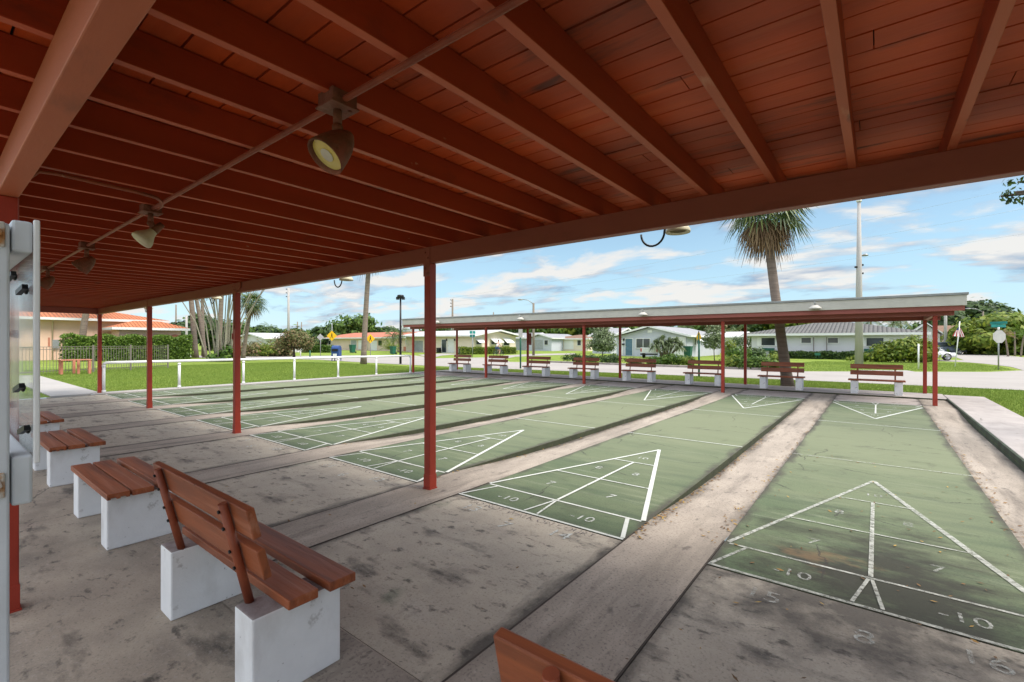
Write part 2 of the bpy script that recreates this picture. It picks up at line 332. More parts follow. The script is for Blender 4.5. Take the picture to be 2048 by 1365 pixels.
weather(M_ALLEY, False, (PITCH / 2 - HW, PITCH, cxk(7) + PITCH / 2))
for m_ in (M_GREEN, M_GREEN8): weather(m_, True, (HW, None, 0))
# leaves
M_LEAF = mat('mid_green_leaves', (.055, .12, .02), None, 1, rough=.55, island=((.03, .07, .012), (.085, .16, .022), (.18, .27, .04)), trans=.3)
M_LEAFD = mat('dark_green_leaves', (.035, .075, .02), None, 1, rough=.55, island=((.018, .042, .013), (.05, .095, .022), (.11, .17, .035)), trans=.25)
M_LEAFY = mat('yellow_green_leaves', (.13, .19, .02), None, 1, rough=.55, island=((.06, .11, .014), (.16, .23, .024), (.34, .36, .05)), trans=.3)
M_LEAFG = mat('silver_green_leaves', (.14, .19, .09), None, 1, rough=.6, island=((.07, .11, .04), (.18, .23, .11), (.36, .40, .25)), trans=.25)
M_LEAFR = mat('olive_red_leaves', (.10, .10, .03), None, 1, rough=.6, island=((.06, .08, .02), (.15, .165, .05), (.33, .19, .11)), trans=.25)
M_LEAFB = mat('bright_hedge_leaves', (.13, .22, .03), None, 1, rough=.5, island=((.045, .095, .014), (.12, .21, .028), (.25, .35, .06)), trans=.3)
M_PALM = mat('palm_frond_green', (.05, .10, .025), None, 1, rough=.45, island=((.03, .065, .025), (.085, .14, .035), (.24, .26, .07)), trans=.2)
M_PALMD = mat('palm_frond_dry', (.22, .14, .07), None, 1, rough=.7, island=((.10, .055, .03), (.22, .14, .07), (.36, .26, .14)), trans=.2)
M_BARK = mat('palm_trunk_bark', (.26, .205, .165), (.17, .13, .105), 3, rough=.9, bump=.9, bscale=14, bdist=.03, stretch=(.5, .5, 5))
M_WOOD = mat('tree_bark', (.15, .11, .085), (.09, .07, .055), 5, rough=.95, bump=.8, bscale=20, bdist=.02)
M_STEM = mat('pale_stem_bark', (.34, .30, .24), (.24, .22, .17), 4, rough=.85, stretch=(1, 1, 3))
M_POLE = mat('pole_concrete', (.42, .40, .38), (.36, .34, .33), 2, rough=.85, stretch=(3, 3, .4))
M_WPOLE = mat('wood_pole', (.25, .21, .17), (.18, .15, .12), 3, rough=.9, stretch=(4, 4, .3))
# buildings
M_PINK = mat('pink_stucco', (.72, .49, .375), (.66, .45, .345), .8, rough=.9, bump=.3, bscale=30)
M_PEACH = mat('peach_stucco', (.68, .54, .43), (.62, .49, .39), .6, rough=.9)
M_CREAM = mat('cream_stucco', (.78, .67, .55), (.73, .63, .52), .6, rough=.9)
M_GREYW = mat('pale_grey_stucco', (.52, .54, .60), (.47, .49, .55), .6, rough=.9)
M_WHITEW = mat('white_stucco', (.66, .66, .67), (.60, .60, .61), .6, rough=.9)
M_WHITE = mat('white_paint', (.76, .76, .75), (.70, .70, .69), 1, rough=.55)
M_TILEO = ribbed('orange_barrel_tiles', (.55, .19, .08), (.47, .15, .065), 1.15, 'Y')
M_TILEG = ribbed('grey_barrel_tiles', (.105, .10, .095), (.145, .14, .13), .95, 'X', .7, .05)
M_TERRA = mat('terracotta_shingles', (.44, .165, .10), (.36, .13, .085), 2.5, rough=.9, bump=.6, bscale=12)
M_WROOF = mat('white_roof', (.50, .49, .49), (.43, .425, .425), .9, rough=.8)
M_GROOF = mat('grey_roof', (.30, .30, .31), (.25, .25, .26), .9, rough=.85)
M_BROOF = mat('brown_roof', (.22, .135, .09), (.17, .10, .07), 1.5, rough=.9)
M_GLASS = mat('window_glass', (.025, .03, .035), (.05, .06, .07), .8, rough=.08, spec=.7)
M_BLUEDOOR = mat('blue_door_paint', (.10, .19, .26), None, 3, rough=.5)
M_GREYD = mat('grey_garage_door', (.36, .38, .40), None, 3, rough=.6)
M_TANF = mat('taupe_fence_metal', (.20, .175, .15), (.16, .14, .12), 4, rough=.5, metal=.2)
M_SALMON = mat('salmon_wood', (.50, .20, .13), (.42, .16, .10), 4, rough=.7)
M_YSIGN = mat('yellow_sign', (.85, .50, .01), (.78, .46, .01), 3, rough=.4)
M_SIGNBACK = mat('sign_back_metal', (.50, .49, .47), (.44, .43, .42), 4, rough=.5, metal=.2)
M_TEAL = mat('teal_street_sign', (.02, .22, .20), None, 4, rough=.4)
M_DGREEN = mat('dark_green_plastic', (.02, .11, .07), (.015, .09, .06), 4, rough=.5)
M_BLUE = mat('blue_mailbox_paint', (.02, .065, .22), (.015, .05, .18), 4, rough=.4)
M_CARW = mat('white_car_paint', (.74, .75, .76), None, 2, rough=.18, spec=.6)
M_CARB = mat('blue_grey_car_paint', (.13, .155, .20), None, 2, rough=.2, spec=.6)
M_TYRE = mat('tyre_rubber', (.018, .018, .018), None, 5, rough=.8)
M_RIM = mat('alloy_rim', (.45, .45, .46), None, 5, rough=.3, metal=.8)
M_TAIL = mat('red_tail_lamp', (.45, .02, .015), None, 4, rough=.25)
M_HEADL = mat('headlamp_glass', (.55, .57, .6), None, 4, rough=.1)
M_SKIN = mat('skin', (.55, .33, .24), None, 6, rough=.6)
M_SHIRT = mat('white_shirt', (.68, .66, .66), None, 6, rough=.8)
M_SHORT = mat('blue_shorts', (.05, .09, .18), None, 6, rough=.8)
M_HAIR = mat('brown_hair', (.09, .055, .03), None, 6, rough=.7)
M_FLAGR = mat('flag_red', (.42, .04, .05), None, 5, rough=.8)
M_FLAGW = mat('flag_white', (.72, .72, .72), None, 5, rough=.8)
M_FLAGB = mat('flag_blue', (.035, .05, .14), None, 5, rough=.8)
M_DRY = mat('dry_fallen_leaves', (.22, .12, .04), None, 3, rough=.8, island=((.06, .03, .015), (.22, .11, .035), (.45, .30, .07)))
def acrylic():
    m = bpy.data.materials.new('clear_acrylic'); m.use_nodes = True; nt = m.node_tree; N = nt.nodes.new; L = nt.links.new
    b = nt.nodes['Principled BSDF']; b.inputs['Base Color'].default_value = (.60, .64, .66, 1); b.inputs['Roughness'].default_value = .15
    t = N('ShaderNodeBsdfTransparent'); t.inputs[0].default_value = (.88, .90, .90, 1)
    tc = N('ShaderNodeTexCoord'); n = N('ShaderNodeTexNoise'); n.inputs['Scale'].default_value = 6; n.inputs['Detail'].default_value = 6
    L(tc.outputs['Object'], n.inputs['Vector'])
    r = N('ShaderNodeMapRange'); r.inputs[1].default_value = .3; r.inputs[2].default_value = .75; r.inputs[3].default_value = .18; r.inputs[4].default_value = .50
    L(n.outputs[0], r.inputs[0])
    ms = N('ShaderNodeMixShader'); L(r.outputs[0], ms.inputs[0]); L(t.outputs[0], ms.inputs[1]); L(b.outputs[0], ms.inputs[2])
    L(ms.outputs[0], nt.nodes['Material Output'].inputs['Surface'])
    return m
M_ACRYL = acrylic()

# ------------------------------------------------------------------ mesh helpers
class MB:
    def __init__(s): s.v = []; s.f = []; s.mi = []; s.sm = []
    def add(s, vs_, fs, mi=0, smooth=False):
        o = len(s.v); s.v += [tuple(p) for p in vs_]
        for f in fs: s.f.append(tuple(i + o for i in f)); s.mi.append(mi); s.sm.append(smooth)
    def box(s, x0, x1, y0, y1, z0, z1, mi=0):
        v = [(x0, y0, z0), (x1, y0, z0), (x1, y1, z0), (x0, y1, z0), (x0, y0, z1), (x1, y0, z1), (x1, y1, z1), (x0, y1, z1)]
        s.add(v, [(0, 3, 2, 1), (4, 5, 6, 7), (0, 1, 5, 4), (1, 2, 6, 5), (2, 3, 7, 6), (3, 0, 4, 7)], mi)
    def obox(s, c, ax, half, mi=0):
        c = Vector(c); ax = [Vector(a).normalized() for a in ax]
        v = []
        for k in (-1, 1):
            for i, j in ((-1, -1), (1, -1), (1, 1), (-1, 1)):
                v.append(c + ax[0] * half[0] * i + ax[1] * half[1] * j + ax[2] * half[2] * k)
        s.add(v, [(0, 3, 2, 1), (4, 5, 6, 7), (0, 1, 5, 4), (1, 2, 6, 5), (2, 3, 7, 6), (3, 0, 4, 7)], mi)
    def tube(s, pts, rad, n=10, mi=0, cap=True):
        pts = [Vector(p) for p in pts]; rad = rad if isinstance(rad, (list, tuple)) else [rad] * len(pts)
        o = len(s.v); up = None
        for i, p in enumerate(pts):
            d = (pts[min(i + 1, len(pts) - 1)] - pts[max(i - 1, 0)]).normalized()
            if up is None: up = d.orthogonal().normalized()
            up = (up - d * up.dot(d)).normalized(); sd_ = d.cross(up)
            for k in range(n):
                a = 2 * math.pi * k / n
                s.v.append(tuple(p + (up * math.cos(a) + sd_ * math.sin(a)) * rad[i]))
        for i in range(len(pts) - 1):
            for k in range(n):
                s.f.append((o + i * n + k, o + i * n + (k + 1) % n, o + (i + 1) * n + (k + 1) % n, o + (i + 1) * n + k)); s.mi.append(mi); s.sm.append(True)
        if cap:
            s.f.append(tuple(o + k for k in range(n))[::-1]); s.mi.append(mi); s.sm.append(False)
            s.f.append(tuple(o + (len(pts) - 1) * n + k for k in range(n))); s.mi.append(mi); s.sm.append(False)
    def prism(s, poly, vec, mi=0):
        n = len(poly); a = [Vector(p) for p in poly]; b = [p + Vector(vec) for p in a]
        s.add(a + b, [tuple(range(n))[::-1], tuple(range(n, 2 * n))] + [(i, (i + 1) % n, n + (i + 1) % n, n + i) for i in range(n)], mi)
    def poly(s, pts, mi=0): s.add(pts, [tuple(range(len(pts)))], mi)
    def ball(s, c, r, n=10, m=7, mi=0):
        c = Vector(c); r = r if isinstance(r, (tuple, list)) else (r, r, r); o = len(s.v)
        for j in range(m + 1):
            t = math.pi * j / m
            for k in range(n):
                a = 2 * math.pi * k / n
                s.v.append((c.x + r[0] * math.sin(t) * math.cos(a), c.y + r[1] * math.sin(t) * math.sin(a), c.z + r[2] * math.cos(t)))
        for j in range(m):
            for k in range(n):
                s.f.append((o + j * n + k, o + (j + 1) * n + k, o + (j + 1) * n + (k + 1) % n, o + j * n + (k + 1) % n)); s.mi.append(mi); s.sm.append(True)
    def lathe(s, prof, base, axis, n=24, mi=0):
        axis = Vector(axis).normalized(); u = axis.orthogonal().normalized(); v = axis.cross(u); base = Vector(base); o = len(s.v)
        for (t, r) in prof:
            for k in range(n):
                a = 2 * math.pi * k / n
                s.v.append(tuple(base + axis * t + (u * math.cos(a) + v * math.sin(a)) * r))
        for i in range(len(prof) - 1):
            for k in range(n):
                s.f.append((o + i * n + k, o + i * n + (k + 1) % n, o + (i + 1) * n + (k + 1) % n, o + (i + 1) * n + k)); s.mi.append(mi); s.sm.append(True)
    def build(s, name, mats, parent=None, bevel=0.0, loc=(0, 0, 0)):
        me = bpy.data.meshes.new(name)
        me.from_pydata(s.v, [], s.f)
        if not isinstance(mats, (list, tuple)): mats = [mats]
        for m in mats: me.materials.append(m)
        me.polygons.foreach_set('material_index', s.mi)
        me.polygons.foreach_set('use_smooth', s.sm)
        me.validate(); me.update()
        o = bpy.data.objects.new(name, me); COL.objects.link(o); o.location = loc
        if parent: o.parent = parent
        if bevel:
            b = o.modifiers.new('bevel', 'BEVEL'); b.width = bevel; b.segments = 2; b.limit_method = 'ANGLE'
        return o
def tag(o, label=None, cat=None, group=None, kind=None):
    if label: o['label'] = label
    if cat: o['category'] = cat
    if group: o['group'] = group
    if kind: o['kind'] = kind
    return o
def thing(name, label, cat, loc=(0, 0, 0), group=None, rz=0):
    o = bpy.data.objects.new(name, None); COL.objects.link(o); o.location = loc; o.rotation_euler = (0, 0, rz); o.empty_display_size = .2
    return tag(o, label, cat, group)
def dup(root, loc, label, rz=None):
    r = root.copy(); COL.objects.link(r); r.location = loc; r['label'] = label
    if rz is not None: r.rotation_euler = (0, 0, rz)
    for ch in list(root.children):
        c = ch.copy(); COL.objects.link(c); c.parent = r
        for g in ch.children:
            d = g.copy(); COL.objects.link(d); d.parent = c
    return r
def struct(mb, name, mats, bevel=0):
    return tag(mb.build(name, mats, bevel=bevel), kind='structure')
def fast_mesh(name, V, nface, k, mats, parent=None, mi=None, loc=(0, 0, 0)):
    """numpy mesh: V (nface*k,3), every face has k own vertices"""
    me = bpy.data.meshes.new(name); V = np.asarray(V, dtype=np.float32)
    me.vertices.add(len(V)); me.vertices.foreach_set('co', V.ravel())
    me.loops.add(nface * k); me.loops.foreach_set('vertex_index', np.arange(nface * k, dtype=np.int32))
    me.polygons.add(nface); me.polygons.foreach_set('loop_start', np.arange(0, nface * k, k, dtype=np.int32))
    me.polygons.foreach_set('loop_total', np.full(nface, k, dtype=np.int32))
    if not isinstance(mats, (list, tuple)): mats = [mats]
    for m in mats: me.materials.append(m)
    if mi is not None: me.polygons.foreach_set('material_index', np.asarray(mi, dtype=np.int32))
    me.update(); me.validate()
    o = bpy.data.objects.new(name, me); COL.objects.link(o); o.location = loc
    if parent: o.parent = parent
    return o
def text_faces(mb, txt, size, cx, cy, z, flip=False, mi=0, mirror=False, wide=1.0):
    cu = bpy.data.curves.new('t', 'FONT'); cu.body = txt; cu.size = size; cu.align_x = 'CENTER'; cu.align_y = 'CENTER'; cu.resolution_u = 3
    o = bpy.data.objects.new('t', cu); COL.objects.link(o)
    bpy.context.view_layer.update()
    me = bpy.data.meshes.new_from_object(o.evaluated_get(bpy.context.evaluated_depsgraph_get()))
    f = -1 if flip else 1
    mb.add([(cx + f * v.co.x * wide, cy + f * v.co.y, z) for v in me.vertices], [tuple(p.vertices) for p in me.polygons], mi)
    bpy.data.objects.remove(o); bpy.data.curves.remove(cu); bpy.data.meshes.remove(me)

# ------------------------------------------------------------------ ground, slabs, roads
PITCH = 2.4385; HW = 0.905
def cxk(k): return -0.035 - PITCH * (8 - k)
Y_PAD0, Y_B0, Y_B1, Y_PAD1, Y_BACK = 1.42, 3.41, 15.17, 16.98, 18.62
X_L, X_R = -18.62, 1.45
g = MB()
A = [(-900, -900), (X_L, -900), (X_R, -900), (900, -900)]
zg = -0.025
def gq(x0, x1, y0, y1): g.poly([(x0, y0, zg), (x1, y0, zg), (x1, y1, zg), (x0, y1, zg)])
gq(-900, X_L, -900, 900); gq(X_R, 900, -900, 900); gq(X_L, X_R, -900, -1.2); gq(X_L, X_R, Y_BACK, 900)
struct(g, 'lawn_ground', M_GRASS)
f = MB(); f.box(X_L, X_R, -1.2, Y_PAD0, -.3, 0); struct(f, 'shelter_floor', M_FLOOR)
f = MB(); f.box(X_L, X_R + 12, -9, -1.204, -.3, -.002); struct(f, 'added_rear_pavement', M_REAR)  # unseen ground added behind the camera to set bounce light under the roof
# strip of paler concrete at the back edge of the standing pads
f = MB()
f.poly([(X_L, Y_PAD0 - .30, .004), (X_R, Y_PAD0 - .30, .004), (X_R, Y_PAD0 - .012, .004), (X_L, Y_PAD0 - .012, .004)])
struct(f, 'floor_edge_strip', M_ALLEY)
f = MB(); f.box(X_L, X_R + .05, Y_PAD1, Y_BACK, -.3, .035); f.box(X_L, X_R + .05, Y_PAD1 - .04, Y_PAD1 - .001, -.3, .036, 1)
struct(f, 'far_bench_pavement', [M_WALK, M_MOSS], .008)
f = MB(); f.box(1.49, 2.32, -2.6, 18.2, -.3, .05, 0); f.box(1.452, 1.489, -2.6, 17.0, -.3, .052, 1)
struct(f, 'side_walkway_pavement', [M_WALK, M_MOSS2], .01)
f = MB(); f.box(X_L - .0, -18.10, 3.2, 17.0, -.3, .03); f.box(-18.099, -18.06, 3.42, 15.2, -.3, -.005, 1)
struct(f, 'left_kerb_strip', [M_PATH, M_MOSS], .01)
f = MB(); f.box(-31.5, X_L - .002, 2.35, 3.46, -.1, .0); struct(f, 'left_path', M_PATH)
# alley strips between the courts: flush under the roofs, sunken in the open
def alley(x0, x1, n):
    ys = [Y_PAD0 + .001, 3.9, 4.3, 4.8, 5.4, 6.2, 12.4, 13.2, 13.8, 14.3, 14.8, Y_PAD1 - .041]
    dz = [0, 0, -.018, -.045, -.07, -.085, -.085, -.07, -.045, -.018, 0, 0]
    m = MB()
    for i in range(len(ys) - 1):
        m.poly([(x0, ys[i], dz[i]), (x1, ys[i], dz[i]), (x1, ys[i + 1], dz[i + 1]), (x0, ys[i + 1], dz[i + 1])])
    return struct(m, 'alley_pavement', M_ALLEY)
for k in range(1, 9):
    alley(cxk(k) + HW + .001, (cxk(k + 1) - HW - .001) if k < 8 else 1.451, k)
alley(-18.06, cxk(1) - HW - .001, 0)

# road with side streets
def flat(name, m, pts, z): 
    q = MB(); q.poly([(x, y, z) for x, y in pts]); return struct(q, name, m)
near = [(90, 22.3), (3.8, 22.4), (-2.5, 22.6), (-12, 22.0), (-18, 21.2), G(860, 731.5), G(799, 729), G(717, 724.6), G(639, 719.8), G(500, 717), G(400, 716), (-260, 40)]
far = [(-260, 60), G(400, 711.5), G(500, 711.8), G(591, 712.5), G(680, 711.4), G(830, 711.2), G(868, 716.8), G(965, 715.2), G(1006, 718.5), G(1020, 724), (-20.5, 30.2),
       (-11, 29.4), (-3.2, 29.5), (1.7, 33.0), (4.7, 35.2), (6.4, 38.3), (14, 36), (18, 31), (90, 30)]
flat('road', M_ROAD, near + far, -.012)
flat('side_street', M_ROAD, [(6.45, 38.4), (6.75, 43.5), (6.2, 48.6), (5.6, 51), (4.2, 53.5), (1.8, 53.9), (1.4, 57.2), (6.0, 57.0), (7.6, 90), (7.8, 150), (14, 150), (12.6, 90), (12.1, 72), (12.6, 50), (13.8, 36.1)], -.008)
flat('cross_street', M_ROAD, [G(1007, 718.6), G(1030, 713.8), G(1090, 711.0), G(1150, 709.4), G(1150, 706.6), G(1060, 708.2), G(1000, 711.8), G(966, 715.1)], -.008)
flat('pink_house_driveway', M_ROAD, [G(836, 710), G(862, 716.6), G(884, 711.5), G(930, 708.2), G(884, 707.2)], -.006)
flat('corner_driveway', M_PATH, [(-.3, 30.7), (1.6, 32.8), (1.3, 34.2), (-.9, 33.0)], -.006)
kb = MB()
for (x0, y0), (x1, y1) in (((-20.4, 30.2), (-11, 29.42)), ((-11, 29.42), (-3.2, 29.52))):
    d = Vector((x1 - x0, y1 - y0, 0)); c = Vector(((x0 + x1) / 2, (y0 + y1) / 2, .03)); kb.obox(c + Vector((0, .12, 0)), (d, Vector((-d.y, d.x, 0)), (0, 0, 1)), (d.length / 2 - .002, .14, .08))
struct(kb, 'road_kerb', M_KERB, .02)

# ------------------------------------------------------------------ the eight courts
def line(m, x0, y0, x1, y1, wd, z=.0042):
    d = Vector((x1 - x0, y1 - y0)).normalized(); n = Vector((-d.y, d.x)) * wd / 2
    m.poly([(x0 - n.x, y0 - n.y, z), (x1 - n.x, y1 - n.y, z), (x1 + n.x, y1 + n.y, z), (x0 + n.x, y0 + n.y, z)])
ordw = ['first', 'second', 'third', 'fourth', 'fifth', 'sixth', 'seventh', 'eighth']
court_labels = {
 8: 'green shuffleboard court numbered 15, 8 and 16, heavily black stained, beside the grey walkway',
 7: 'green shuffleboard court numbered 13, 7 and 14 with stencilled walking warning',
 6: 'green shuffleboard court numbered 11, 6 and 12, behind the near red post',
 5: 'green shuffleboard court numbered 9, 5 and 10',
 4: 'green shuffleboard court numbered 7, 4 and 8, starting at the second red post',
 3: 'green shuffleboard court numbered 5, 3 and 6',
 2: 'green shuffleboard court numbered 3, 2 and 4, next but one to the white pipe rail',
 1: 'green shuffleboard court numbered 1, 1 and 2, running along the white pipe rail'}
def make_court(k):
    c = thing('shuffleboard_court', court_labels[k], 'shuffleboard court', (cxk(k), 0, 0), 'shuffleboard courts side by side')
    gm = M_GREEN8 if k == 8 else M_GREEN
    s = MB(); s.box(-HW, HW, Y_B0, Y_B1, -.25, 0, 0)
    s.mi[2] = s.mi[3] = s.mi[4] = s.mi[5] = 1
    s.build('playing_surface', [gm, M_MOSS], c, .006)
    s = MB(); s.box(-HW, HW, Y_PAD0 + .004, Y_B0 - .004, -.25, -.002, 0)
    for i in (2, 3, 4, 5): s.mi[i] = 1
    s.build('standing_pad', [M_CONC8 if k == 8 else M_CONC, M_JOINT], c, .004)
    s = MB(); s.box(-HW, HW, Y_B1 + .004, Y_PAD1 - .042, -.25, -.002, 0)
    for i in (2, 3, 4, 5): s.mi[i] = 1
    s.build('standing_pad', [M_FARC, M_JOINT], c, .004)
    for sx in (-1, 1):
        s = MB(); s.box(sx * (HW + .0065) - .0055, sx * (HW + .0065) + .0055, Y_PAD0, 3.9, -.1, .0015); s.build('joint', M_JOINT, c)
    lm = M_LINE8 if k == 8 else M_LINE
    for e in (0, 1):
        m = MB()
        Y = (lambda y: y) if e == 0 else (lambda y: Y_B0 + Y_B1 - y)
        yb, yo, y7, y8, ya, yd = 3.425, 3.865, 4.77, 5.70, 6.59, 7.53
        zt = iter([.0042 + i * .0004 for i in range(20)])
        q = lambda *a: line(m, a[0], Y(a[1]), a[2], Y(a[3]), a[4] * .80, next(zt))
        q(-.90, yb, .90, yb, .035)
        q(-.865, yo, .865, yo, .03)
        q(-.885, yb + .02, -.745, yo - .016, .03); q(.885, yb + .02, .745, yo - .016, .045 if e == 0 else .03)
        q(-.875, yo + .02, 0, ya, .04); q(.875, yo + .02, .0, ya, .055)
        xs = lambda y: .85 * (ya - y) / (ya - yo)
        q(-xs(y7), y7, xs(y7), y7, .026); q(-xs(y8), y8, xs(y8), y8, .026)
        q(0, yo + .015, 0, y8 - .014, .035)
        q(-.085, yb + .02, -.012, yo - .03, .026); q(.06, yb + .02, .008, yo - .03, .026)
        q(-.90, yd, .90, yd, .028)
        m.build('court_lines', lm if e == 0 else M_LINE, c)
        fl = e == 1
        sgn = -1 if fl else 1
        for (t, x, y, sz) in (('-10', -.42, 3.62, .19), ('-10', .42, 3.62, .19), ('7', -.36, 4.30, .2), ('7', .36, 4.30, .2), ('8', -.24, 5.20, .18), ('8', .24, 5.20, .18), ('10', 0, 5.98, .17)):
            N1 = MB(); text_faces(N1, t, sz * .86, x, Y(y), .0040, flip=fl, wide=1.1); N1.build('score_number', M_NUM8 if (k == 8 and e == 0) else M_NUM, c)
        for (t, x, y) in ((str(2 * k - 1), -.52, 3.20), (str(k), -.02, 3.07), (str(2 * k), .45, 3.20)):
            P1 = MB(); text_faces(P1, t, .19, x, Y(y), .0025, flip=fl, wide=1.1); P1.build('court_number', M_NUM8 if (k == 8 and e == 0) else M_NUM, c)
        if e == 0 and 4 <= k < 8:
            W = MB(); text_faces(W, 'DO NOT WALK ON COURT', .115, .02, 3.335, .0025, wide=.92); W.build('stencil_warning', M_STEN, c)
    return c
for k in range(1, 9): make_court(k)

# ------------------------------------------------------------------ shelters
PX = [-3.749 - 4.877 * i for i in range(-3, 4)]          # front posts of the near shelter
def near_shelter():
    s = thing('open_shelter', 'red timber shelter roof overhead with joists and boarded underside on red posts', 'shelter', (0, 0, 0))
    XL, XR_ = -18.75, 11.3  # right end carried on out of view to shut out low side light
    dk = MB(); y = -.06; rr = random.Random(3)
    while y < 3.74:
        x = XL
        z = 2.697 + rr.uniform(0, .0035)
        while x < XR_:
            x2 = min(XR_, x + rr.uniform(2.2, 4.3)); dk.box(x, x2 - .004, y, y + .1305, z, 2.717); x = x2
        y += .1395
    dk.build('roof_deck', M_DECK, s, .003)
    r = MB(); r.box(XL, XR_, -.08, 3.80, 2.719, 2.80, 0); r.build('roof_top', [M_GAP], s)
    fa = MB(); fa.box(XL - .02, XR_ + .02, 3.802, 3.835, 2.55, 2.83, 0); fa.box(XL - .02, XR_ + .02, -.115, -.082, 2.58, 2.83, 0); fa.box(XL - .06, XL - .021, -.115, 3.835, 2.55, 2.83); fa.box(XR_ + .021, XR_ + .06, -.115, 3.835, 2.55, 2.83)
    fa.build('fascia', M_TRIM, s, .004)
    x = -.11 + .4064 * 27
    while x > -18.6:
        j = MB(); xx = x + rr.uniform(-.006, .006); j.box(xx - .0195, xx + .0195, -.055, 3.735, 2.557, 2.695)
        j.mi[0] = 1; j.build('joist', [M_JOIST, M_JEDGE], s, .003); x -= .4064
    b = MB(); b.box(XL + .1, XR_ - .1, 3.32, 3.41, 2.388, 2.556); b.build('front_beam', M_BEAM, s, .005)
    b = MB(); b.box(XL + .1, XR_ - .1, .273, .361, 2.388, 2.556); b.build('rear_beam', M_RBEAM, s, .005)
    b = MB(); b.box(-18.44, -18.35, .362, 3.319, 2.388, 2.553); b.build('end_beam', M_BEAM, s, .005)
    for px in PX:
        for (yy, ox) in ((3.366, 0), (.317, -.205)):
            p = MB(); p.box(px + ox - .045, px + ox + .045, yy - .045, yy + .045, .012, 2.387)
            po = p.build('post', M_RED, s, .006)
            q = MB(); q.box(px + ox - .055, px + ox + .055, yy - .055, yy + .055, -.01, .012); q.box(px + ox - .0485, px + ox + .0485, yy - .0485, yy + .0485, .0125, .15)
            q.build('base_plate', M_RED, po, .002)
            q = MB(); iy = yy - .045 if yy > 1 else yy + .044
            q.box(px + ox - .05, px + ox + .05, iy - .006, iy - .0015, 2.25, 2.555)
            for (bx, bz) in ((-.02, 2.50), (.02, 2.44), (-.02, 2.33), (.02, 2.28)):
                q.tube([(px + ox + bx, iy - .006, bz), (px + ox + bx, iy - .018, bz)], .010, 6)
            q.build('bolt_strap', M_BEAM, po)
    return s
near_shelter()
FX = [1.109 - 4.877 * i for i in range(0, 5)]
def far_shelter():
    s = thing('open_shelter', 'long low far shelter with white fascia on dark red posts above the bench row', 'shelter', (0, 0, 0))
    XL, XR_ = -18.75, 1.60
    d = MB(); d.box(XL, XR_, 15.05, 19.2, 2.47, 2.62); d.build('roof_deck', M_BEAM, s)
    d = MB(); d.box(XL, XR_, 15.046, 15.06, 2.30, 2.468); d.build('header_board', M_BEAM, s)
    for j in range(50):
        x = XR_ - .1 - .4064 * j
        if x < XL + .1: break
        m = MB(); m.box(x - .0195, x + .0195, 15.06, 19.18, 2.372, 2.468); m.build('joist', M_JOIST, s)
    f = MB(); f.box(XL - .03, XR_ + .03, 15.0, 15.045, 2.42, 2.66); f.box(XL - .03, XR_ + .03, 19.205, 19.25, 2.42, 2.66)
    f.box(XR_ + .002, XR_ + .03, 15.046, 19.204, 2.42, 2.66); f.box(XL - .03, XL - .002, 15.046, 19.204, 2.42, 2.66)
    f.build('fascia', M_TRIM, s, .005)
    f = MB(); f.box(XL - .06, XR_ + .06, 14.97, 19.28, 2.662, 2.72); f.build('drip_edge', M_METALEDGE, s, .006)
    for (y0, y1) in ((15.345, 15.435), (18.448, 18.538)):
        b = MB(); b.box(XL + .15, XR_ - .15, y0, y1, 2.205, 2.371); b.build('beam', M_BEAM, s, .005)
    b = MB(); b.box(1.065, 1.155, 15.436, 18.447, 2.208, 2.371); b.build('end_beam', M_BEAM, s, .005)
    for x in FX:
        for (yy, z0) in ((15.39, .0), (18.493, .035)):
            p = MB(); p.box(x - .045, x + .045, yy - .045, yy + .045, z0, 2.204); p.build('post', M_RED, s, .006)
far_shelter()

# ------------------------------------------------------------------ benches
def bench_parts(t, back, prongs=3):
    """bench facing +Y, centred on x=0, blocks' rear face at y=0"""
    for sx in (-1, 1):
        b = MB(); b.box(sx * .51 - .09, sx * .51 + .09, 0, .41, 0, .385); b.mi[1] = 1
        b.build('block_support', [M_BLOCK, M_BLOCKTOP], t, .009)
    ps = ((.125, .262), (.318, .455)) if back else ((-.01, .125), (.14, .275), (.315, .45))
    for i, (y0, y1) in enumerate(ps):
        m = MB(); hollow = (not back) and i == 0
        m.box(-.66, .66, y0, y1, .40 if hollow else .388, .431)
        if not hollow: m.build('seat_plank', M_PLANK, t, .005); continue
        m.box(-.66, .66, y0, y0 + .022, .387, .401); m.box(-.66, .66, y1 - .022, y1, .387, .401); m.box(-.66, .66, (y0 + y1) / 2 - .012, (y0 + y1) / 2 + .012, .387, .401)
        m.build('seat_plank', M_PLANK, t, .004)
    if back:
        dy, dzz = -.115, .49; L_ = math.hypot(dy, dzz)
        ax = Vector((0, dy, dzz)) / L_; nn = Vector((0, dzz, -dy)) / L_
        for sx in (-1, 1):
            u = MB(); p0 = Vector((sx * .44, .06, .37)); u.tube([p0, p0 + ax * .50], .019, 10); u.build('upright', M_PIPE, t)
        for (s0, s1) in ((.17, .305), (.36, .495)):
            m = MB(); c = Vector((0, .06, .37)) + ax * (s0 + s1) / 2 + nn * .038
            m.obox(c, ((1, 0, 0), ax, nn), (.62, (s1 - s0) / 2, .0175)); m.build('back_plank', M_PLANK, t, .005)
        bo = MB()
        for sx in (-1, 1):
            for s0 in (.2, .28, .39, .47):
                c = Vector((sx * .44, .06, .37)) + ax * s0 - nn * .019; bo.tube([c, c - nn * .008], .008, 6)
        bo.build('bolts', M_BLACK, t)
    return t
nb = thing('bench', 'brown plank bench with backrest on white blocks, nearest whole bench on the shelter floor', 'bench', (cxk(7) - .19, .865, 0), 'benches under the near shelter')
bench_parts(nb, True)
dup(nb, (-.10, .875, 0), 'brown bench at the bottom edge of the photo, only its backrest corner showing')
